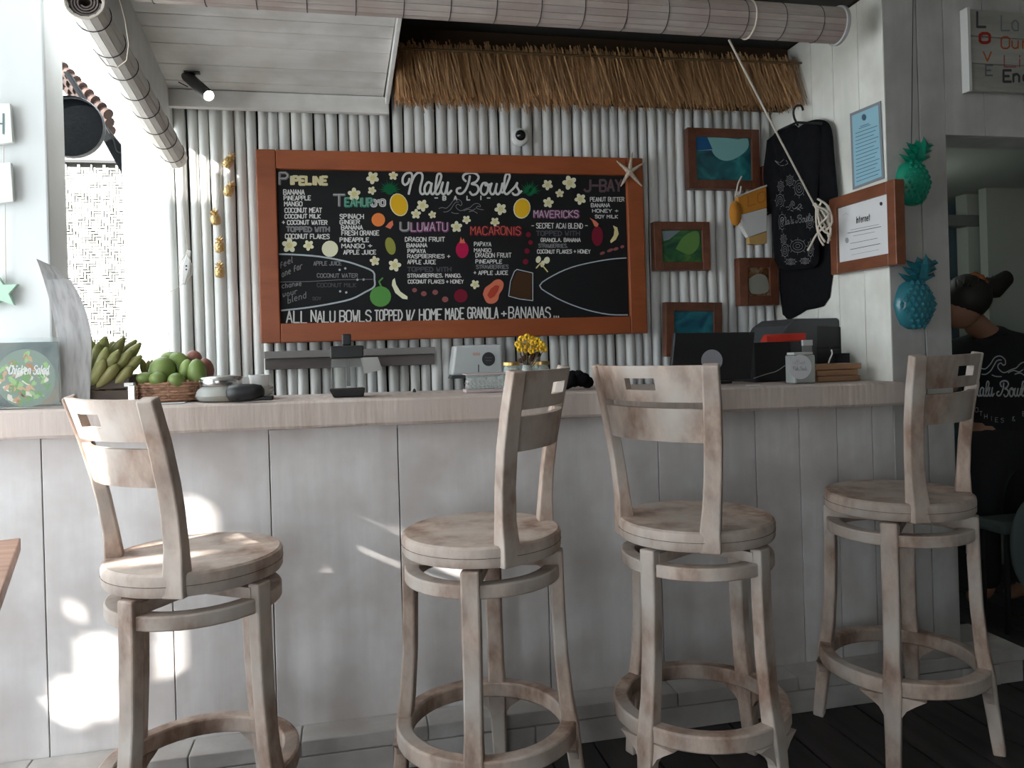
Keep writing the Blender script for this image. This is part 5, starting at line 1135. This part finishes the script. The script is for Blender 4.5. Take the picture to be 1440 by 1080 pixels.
mb = MB(); mb.ball(hc - fd*.022 + Vector((0,0,.024)), (.087,.102,.098), 22, Matrix.Rotation(.2, 3, 'Y'))
random.seed(3)
for k in range(26):
    a = random.uniform(0, 6.28); b0 = hc + Vector((.07*math.cos(a), -.05 + .05*math.sin(a), .07)); mb.tube([b0, b0 + Vector((random.uniform(-.03,.03), random.uniform(-.02,.02), random.uniform(.02,.045)))], [.003,.0008], 4)
mb.obj('hair', HAIR, t, smooth=70)
bn = P(1398, 405, 1, 2.82); b1 = P(1374, 402, 1, 2.82); mb = MB(); mb.tube([b1 + Vector((.0,0,-.01)), bn.lerp(b1,.5), bn, P(1416, 391, 1, 2.82), P(1420, 398, 1, 2.82)], [.032,.042,.046,.034,.012], 12)
mb.ball(bn + Vector((.012,-.004,.012)), (.05,.04,.036), 14, Matrix.Rotation(-.6, 3, 'Y')); mb.obj('hair_bun', HAIR, t, smooth=70)
mb = MB(); ring_c = P(1374, 399, 1, 2.755); axd = Vector((.8,0,.35)).normalized(); e1 = Vector((0,1,0)); e2 = axd.cross(e1)
mb.tube([ring_c + (e1*math.cos(w*math.pi/9) + e2*math.sin(w*math.pi/9))*(.036 + .004*math.sin(w*3)) for w in range(19)], .016, 8, False); mb.obj('scrunchie', mat('orange_scrunchie', (.36,.11,.03), .8), t, smooth=60)
# shirt print: follows the back of the shirt
PRN = mat('shirt_print_white', (.42,.43,.44), .8); mb = MB(); yb_ = 2.86 - .150
sB = Surf(1, yb_, (0,-1,0))
for st in SCRIPT: sB.line(mb, [(1362 + (x_-180)*.0765, 535 + (y_-120)*.105) for x_, y_ in st], .0065, 3)
for st in WAVES: sB.line(mb, [(1372 + (x_-530)*.19, 501 + (y_-380)*.21) for x_, y_ in st], .0045, 3)
for w in range(17):
    a = R(165 - w*9.3); cx_, cy_ = 1410, 545; s_ = "SMOOTHIES & BOWLS"[w]
    if s_ != ' ': sB.text(mb, s_, cx_ + 50*math.cos(a) - 2, cy_ + 46*math.sin(a) - 3, cx_ + 50*math.cos(a) + 2, cy_ + 46*math.sin(a) + 3, .0018)
mb.obj('shirt_print', PRN, t, fix=False, kind='stuff')

# rounded chair back in the doorway
t = thing('round_back_chair', 'dark grey-green round-backed chair at the right edge of the doorway', 'chair', (2.78, 2.62, 0)); GG = mat('grey_green_upholstery', (.075,.10,.095), .8)
c = P(1462, 765, 1, 2.60)
MB().lathe([(.0,-.02),(.10,-.018),(.135,-.008),(.14,0),(.135,.010),(.10,.02),(0,.024)], c, 32, (0,-1,0), sq=(1,1.45)).obj('backrest', GG, t, smooth=60)
MB().box((c.x-.14, 2.63, .40), (c.x+.14, 2.78, .45)).obj('seat', GG, t, bevel=.015)
for u in (-.12, .12):
    for v in (2.645, 2.765): MB().tube([(c.x+u, v, 0), (c.x+u*.9, v, .40)], .012, 8).obj('leg', BLACK, t)
